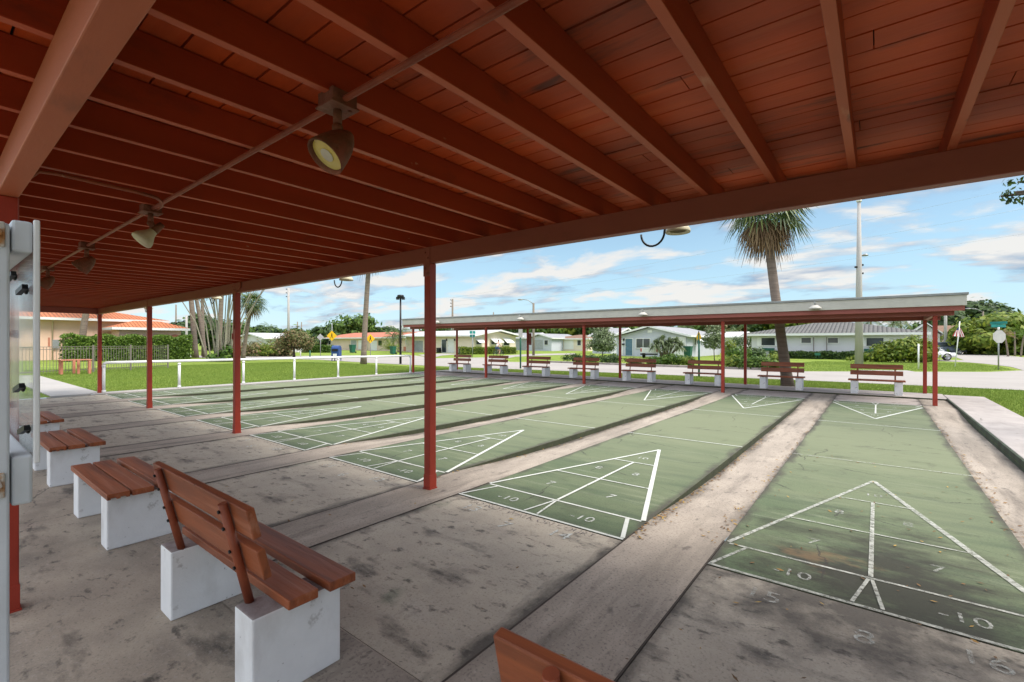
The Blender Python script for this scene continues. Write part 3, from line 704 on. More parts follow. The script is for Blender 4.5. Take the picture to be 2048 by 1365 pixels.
bl = thing('bench', 'backless brown three plank bench on white blocks, right behind the backed bench', 'bench', (cxk(6) - .19, .865, 0), 'benches under the near shelter')
bench_parts(bl, False)
dup(bl, (cxk(5) - .19, .865, 0), 'backless brown three plank bench, the middle one of three beside the white board')
dup(bl, (cxk(4) - .19, .865, 0), 'backless brown plank bench, mostly hidden by the white board, farthest of three')
far_names = {8: 'brown backed bench on white blocks, directly in front of the tall grey concrete pole',
 7: 'brown backed bench in front of the leaning palm trunk', 6: 'brown backed bench in front of the arrow sign post and small tree',
 5: 'brown backed bench in front of the spiky yucca plant', 4: 'brown backed bench split by a red post, below the round silvery tree',
 3: 'brown backed bench beside the dark red board on a rear post', 2: 'brown backed bench below the cyclist',
 1: 'smallest brown backed bench of the far row, at its far left end'}
fb = None
for k in range(8, 0, -1):
    loc = (cxk(k) - .0, 17.62, .035)
    if fb is None:
        fb = thing('bench', far_names[k], 'bench', loc, 'benches in a row under the far shelter', math.pi); bench_parts(fb, True)
    else: dup(fb, loc, far_names[k])

# ------------------------------------------------------------------ lamps, conduit, cables
def make_spot(x, label, white=False, yaw=0.0, z0=2.52):
    t = thing('spot_lamp', label, 'lamp', (x, 1.066, z0), 'spot lamps along the ceiling conduit')
    b = MB(); b.box(-.055, .055, -.055, .055, -.005, .05); b.box(-.063, .063, -.063, .063, -.013, -.0055)
    b.tube([(.035, .035, -.013), (.035, .035, -.018)], .008, 6)
    b.build('junction_box', M_LAMP, t, .003)
    a = MB(); a.tube([(0, 0, -.012), (0, 0, -.07)], .018, 10); a.ball((0, 0, -.085), .023); a.tube([(0, 0, -.085), (.004, .012, -.115)], .02, 8); a.build('swivel_arm', M_LAMP, t)
    ax = Vector((-.03 + yaw, -.66, -.75)).normalized(); base = Vector((0, .03, -.125))
    h = MB()
    if not white:
        prof = [(-.045, .001), (-.045, .025), (-.01, .05), (.03, .068), (.09, .084), (.145, .094), (.15, .092), (.146, .085), (.10, .078)]
        prof = [(a_ * .86, b_ * .86) for a_, b_ in prof]
        h.lathe(prof, base, ax, 28); h.build('lamp_shade', M_LAMP, t)
        l = MB(); l.lathe([(.110, .0684), (.1127, .026), (.1135, .0005)], base, ax, 28); l.build('lens', M_LENS, t)
        l = MB(); l.lathe([(.1150, .029), (.1160, .0005)], base, ax, 20); l.build('lens_centre', M_LENSC, t)
    else:
        h.lathe([(-.06, .001), (-.06, .022), (.0, .03), (.02, .03)], base, ax, 20); h.build('lamp_socket', M_LAMP, t)
        l = MB(); l.lathe([(.021, .028), (.05, .036), (.10, .066), (.125, .072), (.135, .068), (.145, .0005)], base, ax, 24); l.build('bulb', M_LAMPW, t)
    return t
make_spot(-1.75, 'rusty cone spot lamp with yellow lens, largest and nearest under the ceiling')
make_spot(-4.25, 'bare cream reflector bulb in a short socket under the ceiling', True)
make_spot(-6.38, 'rusty brown cone spot lamp hanging beyond the bare cream bulb', False, -.3)
make_spot(-8.70, 'smallest rusty cone spot lamp, farthest along the conduit by the white board', False, -.3)
m = MB(); m.tube([(11.0, 1.066, 2.537), (-18.3, 1.066, 2.537)], .0125, 8)
x = -.11 + .4064 * 14 + .08
tag(m.build('conduit', M_PIPE), 'long red painted conduit running under the joists past the lamps', 'conduit')
m = MB(); m.tube([(-3.72, .365, 2.45), (-3.74, .42, 2.52), (-3.77, .5, 2.535), (-3.82, .90, 2.535), (-3.86, 1.0, 2.535), (-3.94, 1.05, 2.535), (-4.06, 1.085, 2.535), (-4.19, 1.09, 2.535)], .0115, 8)
tag(m.build('conduit', M_PIPE), 'short bent red conduit from rear beam to the cream bulb', 'conduit')
m = MB(); px = PX[4]
m.tube([(px + .30, 3.306, 2.57), (px + .30, 3.306, 2.47), (px + .26, 3.306, 2.44), (px + .08, 3.306, 2.40), (px + .055, 3.306, 2.36), (px + .056, 3.306, 1.9), (px + .056, 3.306, 1.78)], .012, 8)
tag(m.build('conduit', M_PIPE), 'red conduit bent down from the beam onto the second red post', 'conduit')
m = MB(); m.box(px - .085, px - .047, 3.33, 3.40, 1.58, 1.72); m.box(px - .075, px - .04, 3.312, 3.3295, 1.60, 1.70)
tag(m.build('switch_box', M_RED, None, .004), 'small red switch box on the side of a red post', 'switch box')
def flood(x, y, z, label, grp, s=1.0):
    t = thing('flood_lamp', label, 'lamp', (x, y, z), grp)
    b = MB(); b.lathe([(0, .001), (0, .07 * s), (.03, .10 * s), (.06, .15 * s), (.09, .165 * s), (.10, .16 * s), (.085, .11 * s)], (0, 0, .09), (0, .0, -1), 24); b.build('lamp_shade', M_LAMPW if s == .62 else M_TRIM, t)
    b = MB(); b.tube([(0, 0, .085), (0, 0, .15), (0, -.10 * s, .17)], .018, 8); b.build('bracket', M_GALV, t)
    return t
for i, (x, lb) in enumerate(((-1.33, 'cream dome lamp under the roof edge left of the big palm crown'), (-6.28, 'cream dome lamp under the roof edge beside the bare palm trunk'),
                             (-11.2, 'cream dome lamp under the roof edge left of the second red post'), (-16.0, 'cream dome lamp under the roof edge near the leftmost red posts'))):
    flood(x, 3.97, 2.49, lb, 'dome lamps along the near roof edge', .62)
    cxx = x - .12; m = MB()
    pts = [(cxx - .30 + .12 * 1 - .0, 3.97, 2.54)]
    for a in range(0, 181, 15):
        pts.append((cxx - .10 - .105 * math.cos(R(a)), 3.97, 2.51 - .115 * math.sin(R(a))))
    pts.append((cxx + .02, 3.97, 2.58))
    m.tube(pts[1:], .0095, 8)
    tag(m.build('cable_loop', M_BLACK), ['black cable loop hanging below the roof edge at the largest dome lamp', 'black cable loop hanging left of the bare palm trunk',
        'black cable loop hanging left of the second red post', 'black cable loop hanging by the leftmost red posts'][i], 'cable', 'cable loops under the near roof edge')
for x, lb in ((-1.32, 'dome lamp on the white fascia left of the concrete pole'), (-6.13, 'dome lamp on the white fascia above the spiky yucca'),
              (-11.23, 'dome lamp on the white fascia above the dark sign post'), (-16.1, 'dome lamp on the white fascia beside the near red post')):
    flood(x, 14.86, 2.46, lb, 'dome lamps on the far fascia', .95)

# ------------------------------------------------------------------ white board at the left edge
t = thing('notice_board', 'white weathered post with arms holding a clear plastic panel with black clips', 'notice board', (-1.80, .1, 0))
p = MB(); p.box(-.06, .03, -.045, .047, 0, 1.86); p.build('post', M_WHITEPOST, t, .006)
for (z0, z1) in ((1.790, 1.874), (1.122, 1.252)):
    a = MB(); a.box(-1.35, .02, .050, .090, z0, z1); a.build('arm', M_WHITEPOST, t, .007)
    b = MB(); b.box(.0305, .036, .0, .038, (z0 + z1) / 2 - .035, (z0 + z1) / 2 + .03); b.tube([(.036, .02, (z0 + z1) / 2), (.047, .02, (z0 + z1) / 2)], .014, 6); b.build('bolt_plate', M_RUST, t, .003)
a = MB(); a.box(-1.35, .01, .0945, .0985, 1.235, 1.872); a.build('clear_panel', M_ACRYL, t)
a = MB(); a.box(.0102, .028, .0907, .103, 1.228, 1.88); a.build('panel_edge', M_WHITE, t, .003)
for (x, z) in ((-.10, 1.70), (-.55, 1.58), (-.16, 1.42), (-.62, 1.33), (-.06, 1.31), (-.35, 1.76)):
    c = MB(); c.ball((x, .089, z), (.013, .006, .013), 8, 5); c.obox((x + .002, .080, z), ((1, .2, .35), (0, 1, 0), (-.35, 0, 1)), (.024, .006, .007)); c.build('clip', M_BLACK, t)

# ------------------------------------------------------------------ white pipe rail, fence, small stand
t = thing('pipe_rail', 'white pipe rail along the lawn edge of the courts', 'railing', (-18.33, 0, 0))
ys = [3.45, 5.38, 7.38, 9.28, 11.2, 13.15, 15.15]
m = MB(); m.tube([(0, 3.45, .86), (0, 3.46, .90), (0, 3.50, .925), (0, 3.55, .93), (0, 15.05, .885), (0, 15.1, .88), (0, 15.14, .86), (0, 15.15, .82)], .042, 12); m.build('top_rail', M_PVC, t)
for y in ys:
    m = MB(); m.tube([(0, y, .03), (0, y, .86)], .040, 12); m.tube([(0, y, .03), (0, y, .10)], .05, 12); m.tube([(0, y, .80), (0, y, .845)], .048, 12); m.build('rail_post', M_PVC, t)

t = thing('picket_fence', 'taupe metal picket fence with a gate beyond the path', 'fence', (0, 0, 0))
FXX = -31.0
def fp(y): return FXX - max(0, (y - 3.3)) * .42
yv = -4.0; pk = MB(); rl = MB()
pts = []
while yv < 9.3:
    pk.box(fp(yv) - .009, fp(yv) + .009, yv - .009, yv + .009, .06, 1.30); yv += .118
pk.build('pickets', M_TANF, t)
for z in (.16, 1.20, 1.32):
    rl.tube([(fp(-4), -4, z), (fp(3.3), 3.3, z), (fp(9.25), 9.25, z)], .02, 4)
rl.build('rails', M_TANF, t)
for y in (-3.1, -1.2, .7, 2.45, 3.46, 5.6, 7.3, 9.25):
    p = MB(); p.box(fp(y) - .035, fp(y) + .035, y - .035, y + .035, -.05, 1.40); p.build('fence_post', M_TANF, t)
gt = MB(); gt.box(-30.955, -30.905, 2.5, 3.4, .10, .16); gt.box(-30.955, -30.905, 2.5, 3.4, 1.25, 1.31); gt.box(-30.955, -30.905, 2.5, 2.56, .161, 1.249); gt.box(-30.955, -30.905, 3.34, 3.4, .161, 1.249)
go = gt.build('gate', M_TANF, t)
for z in (.35, .75, 1.1):
    q = MB(); q.box(-30.904, -30.87, 3.36, 3.44, z - .07, z + .07); q.build('hinge', M_BLACK, go)
x0, y0 = G(137, 749); t = thing('wooden_stand', 'small salmon painted wooden frame stand on grass by the fence', 'stand', (x0, y0, 0))
for dx, dy in ((-.35, -.25), (-.35, .25), (.05, -.25), (.05, .35), (.35, .72), (.0, .75)):
    p = MB(); p.box(dx - .05, dx + .05, dy - .05, dy + .05, -.03, .66); p.build('leg', M_SALMON, t, .006)
p = MB(); p.box(-.42, .42, -.32, -.20, .661, .70); p.box(-.42, .42, .66, .80, .661, .70); p.box(-.42, -.30, -.199, .659, .661, .70); p.box(.30, .42, -.199, .659, .661, .70); p.build('top_frame', M_SALMON, t, .006)

# ------------------------------------------------------------------ plants
def leaf_cloud(name, parent, mats, blobs, n, size, seed=1, clumps=40, spread=.22, droop=0.0, elong=1.7, shell=.62):
    """n leaf-sized faces gathered in clumps through the volume of some ellipsoids"""
    r = np.random.default_rng(seed); blobs = np.array(blobs, float)
    vol = blobs[:, 3] * blobs[:, 4] * blobs[:, 5]; wts = vol ** .75 / (vol ** .75).sum()
    nb_ = np.maximum(1, (clumps * len(blobs) * wts).astype(int)); cl = []
    for b, k in zip(blobs, nb_):
        d = r.normal(size=(k, 3)); d /= np.linalg.norm(d, axis=1)[:, None]
        rad = shell + (1 - shell) * r.random((k, 1)); rad[: k // 4] *= r.random((k // 4, 1))
        p = b[:3] + d * rad * b[3:]
        s_ = np.repeat((b[3:] * spread)[None], k, 0) * r.uniform(.55, 1.3, (k, 1)); cl.append(np.hstack([p, s_]))
    cl = np.vstack(cl)
    ci = r.integers(0, len(cl), n)
    d = r.normal(size=(n, 3)); P = cl[ci, :3] + d * cl[ci, 3:] * .8
    out = P - blobs[r.integers(0, len(blobs), n), :3]
    nrm = d + .5 * out / (np.linalg.norm(out, axis=1)[:, None] + 1e-6) + np.array([0, 0, .5]); nrm /= np.linalg.norm(nrm, axis=1)[:, None]
    a = np.cross(nrm, r.normal(size=(n, 3))); a /= np.linalg.norm(a, axis=1)[:, None] + 1e-9
    a[:, 2] -= droop; b_ = np.cross(nrm, a)
    s_ = size * r.uniform(.6, 1.35, (n, 1)); a *= s_ * elong * .5; b_ *= s_ * .5
    V = np.stack([P - a, P - b_ * .9 + nrm * s_ * .08, P + a, P + b_ * .9 + nrm * s_ * .08], 1).reshape(-1, 3)
    return fast_mesh(name, V, n, 4, mats, parent)
def tree(name, label, cat, base, blobs, leafm, n, size, trunk=(.15, 2.0), seed=1, group=None, limbs=5, clumps=40, wood=None, spread=.22, elong=1.7, trunk_lean=(0, 0), trunks=1):
    """blobs relative to the base point"""
    t = thing(name, label, cat, (base[0], base[1], -.03), group)
    leaf_cloud('crown', t, leafm, blobs, n, size, seed, clumps, spread, elong=elong)
    m = MB(); r = random.Random(seed)
    for q in range(trunks):
        ox = r.uniform(-.25, .25) if trunks > 1 else 0; oy = r.uniform(-.2, .2) if trunks > 1 else 0
        top = Vector((trunk_lean[0] + ox * 3, trunk_lean[1] + oy * 2, trunk[1]))
        m.tube([(ox, oy, -.05), Vector((ox, oy, 0)) + (top - Vector((ox, oy, 0))) * .5 + Vector((r.uniform(-.1, .1), r.uniform(-.1, .1), 0)) * trunk[1] * .3, top], [trunk[0] * 1.25, trunk[0] * .9, trunk[0] * .7], 8)
        for i in range(limbs):
            b = blobs[(i + q) % len(blobs)]; e = Vector(b[:3]) + Vector((r.uniform(-1, 1) * b[3], r.uniform(-1, 1) * b[4], r.uniform(-.3, .8) * b[5])) * .65
            mid = top.lerp(e, .5) + Vector((0, 0, .12 * (e - top).length))
            m.tube([top - Vector((0, 0, trunk[0])), mid, e], [trunk[0] * .6, trunk[0] * .35, trunk[0] * .12], 6)
    m.build('trunk', wood or M_WOOD, t)
    return t
def shrub(name, label, cat, base, blobs, leafm, n, size, seed=1, group=None, clumps=40, spread=.25):
    t = thing(name, label, cat, (base[0], base[1], -.03), group)
    leaf_cloud('foliage', t, leafm, blobs, n, size, seed, clumps, spread)
    r = random.Random(seed)
    for b in blobs[:3]:
        for i in range(2):
            m = MB(); m.tube([(b[0] + r.uniform(-.1, .1), b[1] + r.uniform(-.1, .1), -.02), (b[0] + r.uniform(-.4, .4) * b[3], b[1] + r.uniform(-.4, .4) * b[4], b[2])], [.03, .012], 5); m.build('stem', M_WOOD, t)
    return t
def feather_frond(V, base, az, el, length, r, droop=1.0, leaf=.5, n=16):
    """arching rachis with leaflets both sides, as separate quads"""
    d = Vector((math.cos(az) * math.cos(el), math.sin(az) * math.cos(el), math.sin(el))); p = Vector(base); step = length / n
    side = Vector((-math.sin(az), math.cos(az), 0))
    for i in range(n):
        t = i / n; q = p + d * step
        up = side.cross(d)
        wdt = .02 * length * (1 - t) + .006
        V += [p - side * wdt, q - side * wdt, q + side * wdt, p + side * wdt]
        if i > 1:
            ll = leaf * (math.sin(math.pi * min(1, .15 + t * .85)) * .9 + .12)
            for sg in (-1, 1):
                e = (side * sg * .85 + d * .55 - Vector((0, 0, .35 + .3 * t)) + up * .15).normalized() * ll * r.uniform(.8, 1.1)
                lw = d * step * .42
                V += [p, p + lw, p + e + lw * .3, p + e * .97]
        p = q; d = (d - Vector((0, 0, droop * step / length * (1.1 + t)))).normalized()
def feather_palm(name, label, base, h, nf, length, seed, group=None, lean=(0, 0), tr=.14, mats=None, leaf=.5, droop=1.1, trunkm=None, elr=(-.2, 1.25)):
    r = random.Random(seed); t = thing(name, label, 'palm tree', (base[0], base[1], -.03), group)
    m = MB(); n = 9
    m.tube([(lean[0] * (i / n) ** 1.5, lean[1] * (i / n) ** 1.5, h * i / n - .05) for i in range(n + 1)], [tr * (1.25 if i == 0 else 1 - .3 * i / n) for i in range(n + 1)], 9)
    m.build('trunk', trunkm or M_BARK, t)
    V = []
    for i in range(nf):
        feather_frond(V, (lean[0], lean[1], h - .05), i * 2.4 + r.uniform(-.3, .3), r.uniform(*elr), length * r.uniform(.8, 1.1), r, droop * r.uniform(.8, 1.3), leaf)
    fast_mesh('crown', np.array([tuple(v) for v in V]), len(V) // 4, 4, mats or M_PALM, t)
    return t
def fan_blade(V, c, d, up, size, nseg, r, droop):
    """one fan leaf: many narrow drooping fingers"""
    side = d.cross(up).normalized()
    for k in range(nseg):
        a = (k / (nseg - 1) - .5) * R(230); e = (d * math.cos(a) + side * math.sin(a)).normalized()
        L_ = size * (.72 + .28 * math.cos(a * .6)) * r.uniform(.88, 1.08)
        p1 = c + e * L_ * .55; p2 = c + e * L_ - Vector((0, 0, droop * L_ * r.uniform(.5, 1.1)))
        wv = (up.cross(e)).normalized() * size * .037
        V += [c - wv * .3, c + wv * .3, p1 + wv, p1 - wv]
        V += [p1 - wv, p1 + wv, p2 + wv * .15, p2 - wv * .15]
def fan_crown(t, name, matl, centre, nfr, pet, size, seed, elev, nseg=20, droop=.35):
    r = random.Random(seed); V = []
    for i in range(nfr):
        az = i * 2.39996 + r.uniform(-.25, .25); el = elev[0] + (elev[1] - elev[0]) * ((i + .5) / nfr) + r.uniform(-.12, .12)
        d = Vector((math.cos(az) * math.cos(el), math.sin(az) * math.cos(el), math.sin(el)))
        c0 = Vector(centre); p = c0 + d * pet * r.uniform(.75, 1.1) - Vector((0, 0, .08 * pet))
        sd_ = Vector((-math.sin(az), math.cos(az), 0)); wv = sd_ * .02
        V += [c0 - wv, c0 + wv, p + wv * .6, p - wv * .6]
        dd = (d - Vector((0, 0, .35 + .25 * r.random()))).normalized(); up = sd_.cross(dd)
        if up.z < 0: up = -up
        fan_blade(V, p, dd, up, size * r.uniform(.85, 1.1), nseg, r, droop)
    return fast_mesh(name, np.array([tuple(v) for v in V]), len(V) // 4, 4, matl, t)

# ------------------------------------------------------------------ houses
def house(name, label, x0, x1, y0, y1, eave, ridge, axis, wall, roof, ops=(), over=.5, trim=M_WHITE, cat='house'):
    t = thing(name, label, cat, (0, 0, 0), None)
    m = MB(); m.box(x0, x1, y0, y1, -.1, eave)
    if axis == 'y': 
        for y in (y0, y1): m.poly([(x0, y, eave), (x1, y, eave), ((x0 + x1) / 2, y, ridge - .12)])
    if axis == 'x':
        for x in (x0, x1): m.poly([(x, y0, eave), (x, y1, eave), (x, (y0 + y1) / 2, ridge - .12)])
    m.build('wall', wall, t)
    X0, X1, Y0, Y1 = x0 - over, x1 + over, y0 - over, y1 + over; e = eave - .02; th = .10
    r = MB()
    if axis == 'hip':
        w_ = min(X1 - X0, Y1 - Y0) / 2
        if X1 - X0 > Y1 - Y0: ra, rb = (X0 + w_, (Y0 + Y1) / 2, ridge), (X1 - w_, (Y0 + Y1) / 2, ridge)
        else: ra, rb = ((X0 + X1) / 2, Y0 + w_, ridge), ((X0 + X1) / 2, Y1 - w_, ridge)
        c = [(X0, Y0, e + th), (X1, Y0, e + th), (X1, Y1, e + th), (X0, Y1, e + th)]
        if X1 - X0 > Y1 - Y0:
            r.poly([c[0], c[1], rb, ra]); r.poly([c[1], c[2], rb]); r.poly([c[2], c[3], ra, rb]); r.poly([c[3], c[0], ra])
        else:
            r.poly([c[0], c[1], ra]); r.poly([c[1], c[2], rb, ra]); r.poly([c[2], c[3], rb]); r.poly([c[3], c[0], ra, rb])
    elif axis == 'x':
        ym = (Y0 + Y1) / 2
        for (ya) in (Y0, Y1): r.prism([(X0, ya, e), (X0, ym, ridge), (X0, ym, ridge + th), (X0, ya, e + th)], (X1 - X0, 0, 0))
    else:
        xm = (X0 + X1) / 2
        for (xa) in (X0, X1): r.prism([(xa, Y0, e), (xm, Y0, ridge), (xm, Y0, ridge + th), (xa, Y0, e + th)], (0, Y1 - Y0, 0))
    r.build('roof', roof, t)
    f = MB()
    if axis == 'hip':
        f.box(X0, X1, Y0, Y0 + .05, e - .12, e + th - .002); f.box(X0, X1, Y1 - .05, Y1, e - .12, e + th - .002)
        f.box(X0, X0 + .05, Y0 + .051, Y1 - .051, e - .12, e + th - .002); f.box(X1 - .05, X1, Y0 + .051, Y1 - .051, e - .12, e + th - .002)
        f.box(X0 + .051, X1 - .051, Y0 + .051, Y1 - .051, e - .03, e - .003)
    elif axis == 'x':
        for ya, s_ in ((Y0, -1), (Y1, 1)): f.box(X0, X1, min(ya, ya + s_ * .04), max(ya, ya + s_ * .04), e - .06, e + th + .02)
        for xa in (X0 - .04, X1 + .002):
            for ya in (Y0, Y1): f.prism([(xa, ya, e - .08), (xa, (Y0 + Y1) / 2, ridge - .08), (xa, (Y0 + Y1) / 2, ridge + th + .02), (xa, ya, e + th + .02)], (.038, 0, 0))
    else:
        for xa, s_ in ((X0, -1), (X1, 1)): f.box(min(xa, xa + s_ * .04), max(xa, xa + s_ * .04), Y0, Y1, e - .06, e + th + .02)
        for ya in (Y0 - .04, Y1 + .002):
            for xa in (X0, X1): f.prism([(xa, ya, e - .08), ((X0 + X1) / 2, ya, ridge - .08), ((X0 + X1) / 2, ya, ridge + th + .02), (xa, ya, e + th + .02)], (0, .038, 0))
    f.build('fascia', trim, t)
    for op in ops: opening(t, x0, x1, y0, y1, *op)
    return t
def opening(t, x0, x1, y0, y1, face, u0, u1, v0, v1, kind, m1=None):
    if face == '-Y':
        k0, k1 = XatY(u0, y0), XatY(u1, y0); D = y0 / (CC + CS * ((u0 + u1) / 2 - 1024) / CF)
        def bx(m, a0, a1, d0, d1, z0, z1, mi=0): m.box(a0, a1, y0 - d1, y0 - d0, z0, z1, mi)
    else:
        k0, k1 = YX(u0, x1), YX(u1, x1); D = x1 / (-CS + CC * ((u0 + u1) / 2 - 1024) / CF)
        if k0 > k1: k0, k1 = k1, k0
        def bx(m, a0, a1, d0, d1, z0, z1, mi=0): m.box(x1 + d0, x1 + d1, a0, a1, z0, z1, mi)
    z1 = CH - (v0 - CY0) * D / CF; z0 = max(.02, CH - (v1 - CY0) * D / CF)
    fw = .07
    if kind in ('window', 'shuttered', 'awning'):
        m = MB(); bx(m, k0 - fw, k1 + fw, .003, .07, z1, z1 + fw); bx(m, k0 - fw, k1 + fw, .003, .10, z0 - fw, z0); bx(m, k0 - fw, k0, .003, .07, z0 + .001, z1 - .001); bx(m, k1, k1 + fw, .003, .07, z0 + .001, z1 - .001)
        n = max(1, round((k1 - k0) / 1.0))
        for i in range(1, n):
            c = k0 + (k1 - k0) * i / n; bx(m, c - .03, c + .03, .003, .05, z0 + .001, z1 - .001)
        w_ = m.build('window', M_WHITE, t)
        m = MB(); bx(m, k0, k1, .004, .014, z0, z1); m.build('pane', M_GLASS, w_)
        if kind == 'shuttered':
            m = MB(); sw = (k1 - k0) * .28
            bx(m, k0 - fw - sw, k0 - fw - .01, .003, .05, z0 - .05, z1 + .05); bx(m, k1 + fw + .01, k1 + fw + sw, .003, .05, z0 - .05, z1 + .05)
            m.build('shutters', M_WHITE, w_)
        if kind == 'awning':
            m = MB(); h = z1 - z0
            def pt(a, d, z): return (a, y0 - d, z) if face == '-Y' else (x1 + d, a, z)
            p = [pt(k0 - .25, .02, z1 + .2), pt(k1 + .25, .02, z1 + .2), pt(k1 + .25, .95, z0 + h * .42), pt(k0 - .25, .95, z0 + h * .42)]
            q = [(a, b, c - .04) for a, b, c in p]
            m.add(p + q, [(0, 1, 2, 3), (7, 6, 5, 4), (0, 3, 7, 4), (1, 5, 6, 2), (3, 2, 6, 7), (0, 4, 5, 1)])
            m.build('awning', M_WHITE, t)
    elif kind == 'door':
        m = MB(); bx(m, k0 - .06, k1 + .06, .003, .05, z1 + .001, z1 + .07); bx(m, k0 - .06, k0 - .001, .003, .05, z0, z1); bx(m, k1 + .001, k1 + .06, .003, .05, z0, z1)
        bx(m, k0, k1, .004, .02, z0, z1, 1)
        h = MB(); d_ = m.build('door', [M_WHITE, m1 or M_WHITE], t)
        bx(h, k0 + .06, k0 + .12, .021, .06, z0 + .95, z0 + 1.05); h.build('handle', M_GALV, d_)
    elif kind == 'garage':
        m = MB(); n = 4
        for i in range(n): bx(m, k0, k1, .004, .04 + .004 * (i % 2), z0 + (z1 - z0) * i / n, z0 + (z1 - z0) * (i + 1) / n - .015)
        m.build('garage_door', m1 or M_WHITE, t)
    elif kind == 'recess':
        m = MB(); bx(m, k0, k1, .003, .012, z0, z1); m.build('porch_recess', m1 or M_GREYD, t)
    elif kind == 'panel':
        m = MB(); bx(m, k0, k1, .003, .03, z0, z1); m.build('wall_panel', m1 or M_WHITE, t)

yP = 52.0
house('house', 'long peach house with terracotta roof behind the yellow signs', XatY(646, yP), XatY(862, yP), yP, yP + 9, 2.38, 3.50, 'hip', M_PEACH, M_TERRA,
      (('-Y', 657, 662, 682, 690, 'window'), ('-Y', 681, 699, 680, 698, 'recess', M_PEACH), ('-Y', 702, 713, 681, 697, 'door', M_GREYD), ('-Y', 717, 727, 681, 699, 'garage'), ('-Y', 741, 754, 682, 702, 'garage'),
       ('-Y', 812, 819, 681, 689, 'window'), ('-Y', 807, 813, 694, 703, 'recess', M_SALMON)), over=.8)
yC = 47.9; xC = -44.3
house('house', 'cream house with white roof and white window awnings', XatY(812, yC), xC, yC, yC + 9.5, 2.45, 3.28, 'x', M_CREAM, M_WROOF,
      (('-Y', 884, 893, 680, 705, 'window'), ('-Y', 896, 908, 679, 707, 'door'), ('-Y', 824, 846, 682, 704, 'recess', M_GREYD), ('+X', 952, 962, 681, 689, 'awning'), ('+X', 982, 997, 680, 689, 'awning'), ('+X', 1007, 1018, 679, 691, 'awning')), over=.9)
yG = 70.0
house('house', 'grey house with white trimmed front gable and garage, next to the cream house', XatY(1058, yG), XatY(1103, yG), yG, yG + 9, 2.25, 3.05, 'y', M_GREYW, M_GROOF,
      (('-Y', 1068, 1086, 680, 699, 'garage', M_GREYD), ('-Y', 1089, 1096, 681, 690, 'window')), over=.5)
house('house', 'low grey roofed house wing with carport left of the white trimmed gable', XatY(1003, yG + 4), XatY(1060, yG + 4) - .3, yG + 4, yG + 12, 2.35, 3.40, 'x', M_GREYW, M_GROOF,
      (('-Y', 1024, 1052, 681, 700, 'recess', M_GREYD),), over=.5)
yT = 74.0
house('house', 'cream house with tan brown roof between grey houses', XatY(1106, yT), XatY(1176, yT), yT, yT + 9, 2.2, 3.0, 'hip', M_CREAM, M_BROOF,
      (('-Y', 1128, 1147, 681, 699, 'panel', M_WHITE), ('-Y', 1155, 1162, 681, 691, 'window')), over=.5)
yM = 50.0
house('house', 'pale grey house with wide front gable, blue door and yucca in front', XatY(1233, yM), XatY(1374, yM), yM, yM + 13, 2.20, 3.32, 'y', M_GREYW, M_GROOF,
      (('-Y', 1251, 1265, 678, 711, 'door', M_BLUEDOOR), ('-Y', 1273, 1300, 678, 696, 'window'), ('-Y', 1238, 1246, 680, 711, 'panel', M_WHITE), ('-Y', 1344, 1371, 674, 711, 'panel', M_WHITE), ('+X', 1388, 1391, 676, 690, 'awning')), over=.55)
house('house', 'grey gabled rear wing left of the wide grey gable house', XatY(1185, yM + 9), XatY(1233, yM + 9) - .8, yM + 9, yM + 18, 2.4, 3.55, 'x', M_GREYW, M_GROOF, (('-Y', 1195, 1204, 681, 690, 'window'),), over=.5)
house('house', 'small white house seen between the grey gable house and tiled house', XatY(1408, 74), XatY(1478, 74), 74, 82, 2.3, 3.1, 'x', M_WHITEW, M_WROOF, (('-Y', 1425, 1434, 680, 691, 'window'),), over=.5)
yR = 54.0
house('house', 'white house with grey barrel tile hip roof behind the concrete pole', XatY(1503, yR), XatY(1838, yR), yR, yR + 10, 2.36, 3.62, 'hip', M_WHITEW, M_TILEG,
      (('-Y', 1523, 1550, 676, 691, 'shuttered'), ('-Y', 1656, 1676, 676, 686, 'window'), ('-Y', 1603, 1622, 676, 686, 'window'), ('-Y', 1733, 1767, 676, 692, 'shuttered'), ('-Y', 1632, 1650, 678, 712, 'recess', M_WHITEW)), over=.75)
house('house', 'distant white house with small grey gable left of the right red posts', XatY(1826, 92), XatY(1880, 92), 92, 101, 2.7, 4.4, 'y', M_WHITEW, M_GROOF, (('-Y', 1866, 1872, 680, 690, 'window'),), over=.5)
house('house', 'distant tan house with brown roof behind the flag', XatY(1884, 98), XatY(1915, 98), 98, 107, 2.7, 4.2, 'x', M_CREAM, M_BROOF, (('-Y', 1893, 1900, 682, 693, 'recess', M_GREYD),), over=.6)
house('house', 'white roofed house with gable behind the flowering shrubs', XatY(478, 32), XatY(532, 32), 32, 38, 2.1, 2.9, 'y', M_WHITEW, M_WROOF, (('-Y', 505, 513, 684, 692, 'window'),), over=.6)
# small fittings on the houses
def fit(hs, what, x, y, z, w_, d_, h_, m_):
    q = MB(); q.box(x - w_ / 2, x + w_ / 2, y - d_, y - .004, z, z + h_); q.build(what, m_, hs, .01)
H = [o for o in bpy.data.objects if o.name.split('.')[0] == 'house' and o.parent is None]
def H_(word): return next(o for o in H if word in o['label'])
hm = H_('blue door'); fit(hm, 'gable_vent', (XatY(1233, yM) + XatY(1374, yM)) / 2, yM, 2.62, .55, .05, .32, M_WHITE); fit(hm, 'wall_lamp', XatY(1248, yM), yM, 1.75, .14, .14, .24, M_BLACK); fit(hm, 'letter_box', XatY(1247, yM), yM, 1.25, .3, .14, .16, M_BLACK)
hr = H_('concrete pole'); fit(hr, 'flower_box', XatY(1537, yR), yR, .72, 1.1, .3, .26, M_DGREEN); fit(hr, 'flower_box', XatY(1750, yR), yR, .72, 1.6, .3, .26, M_DGREEN)
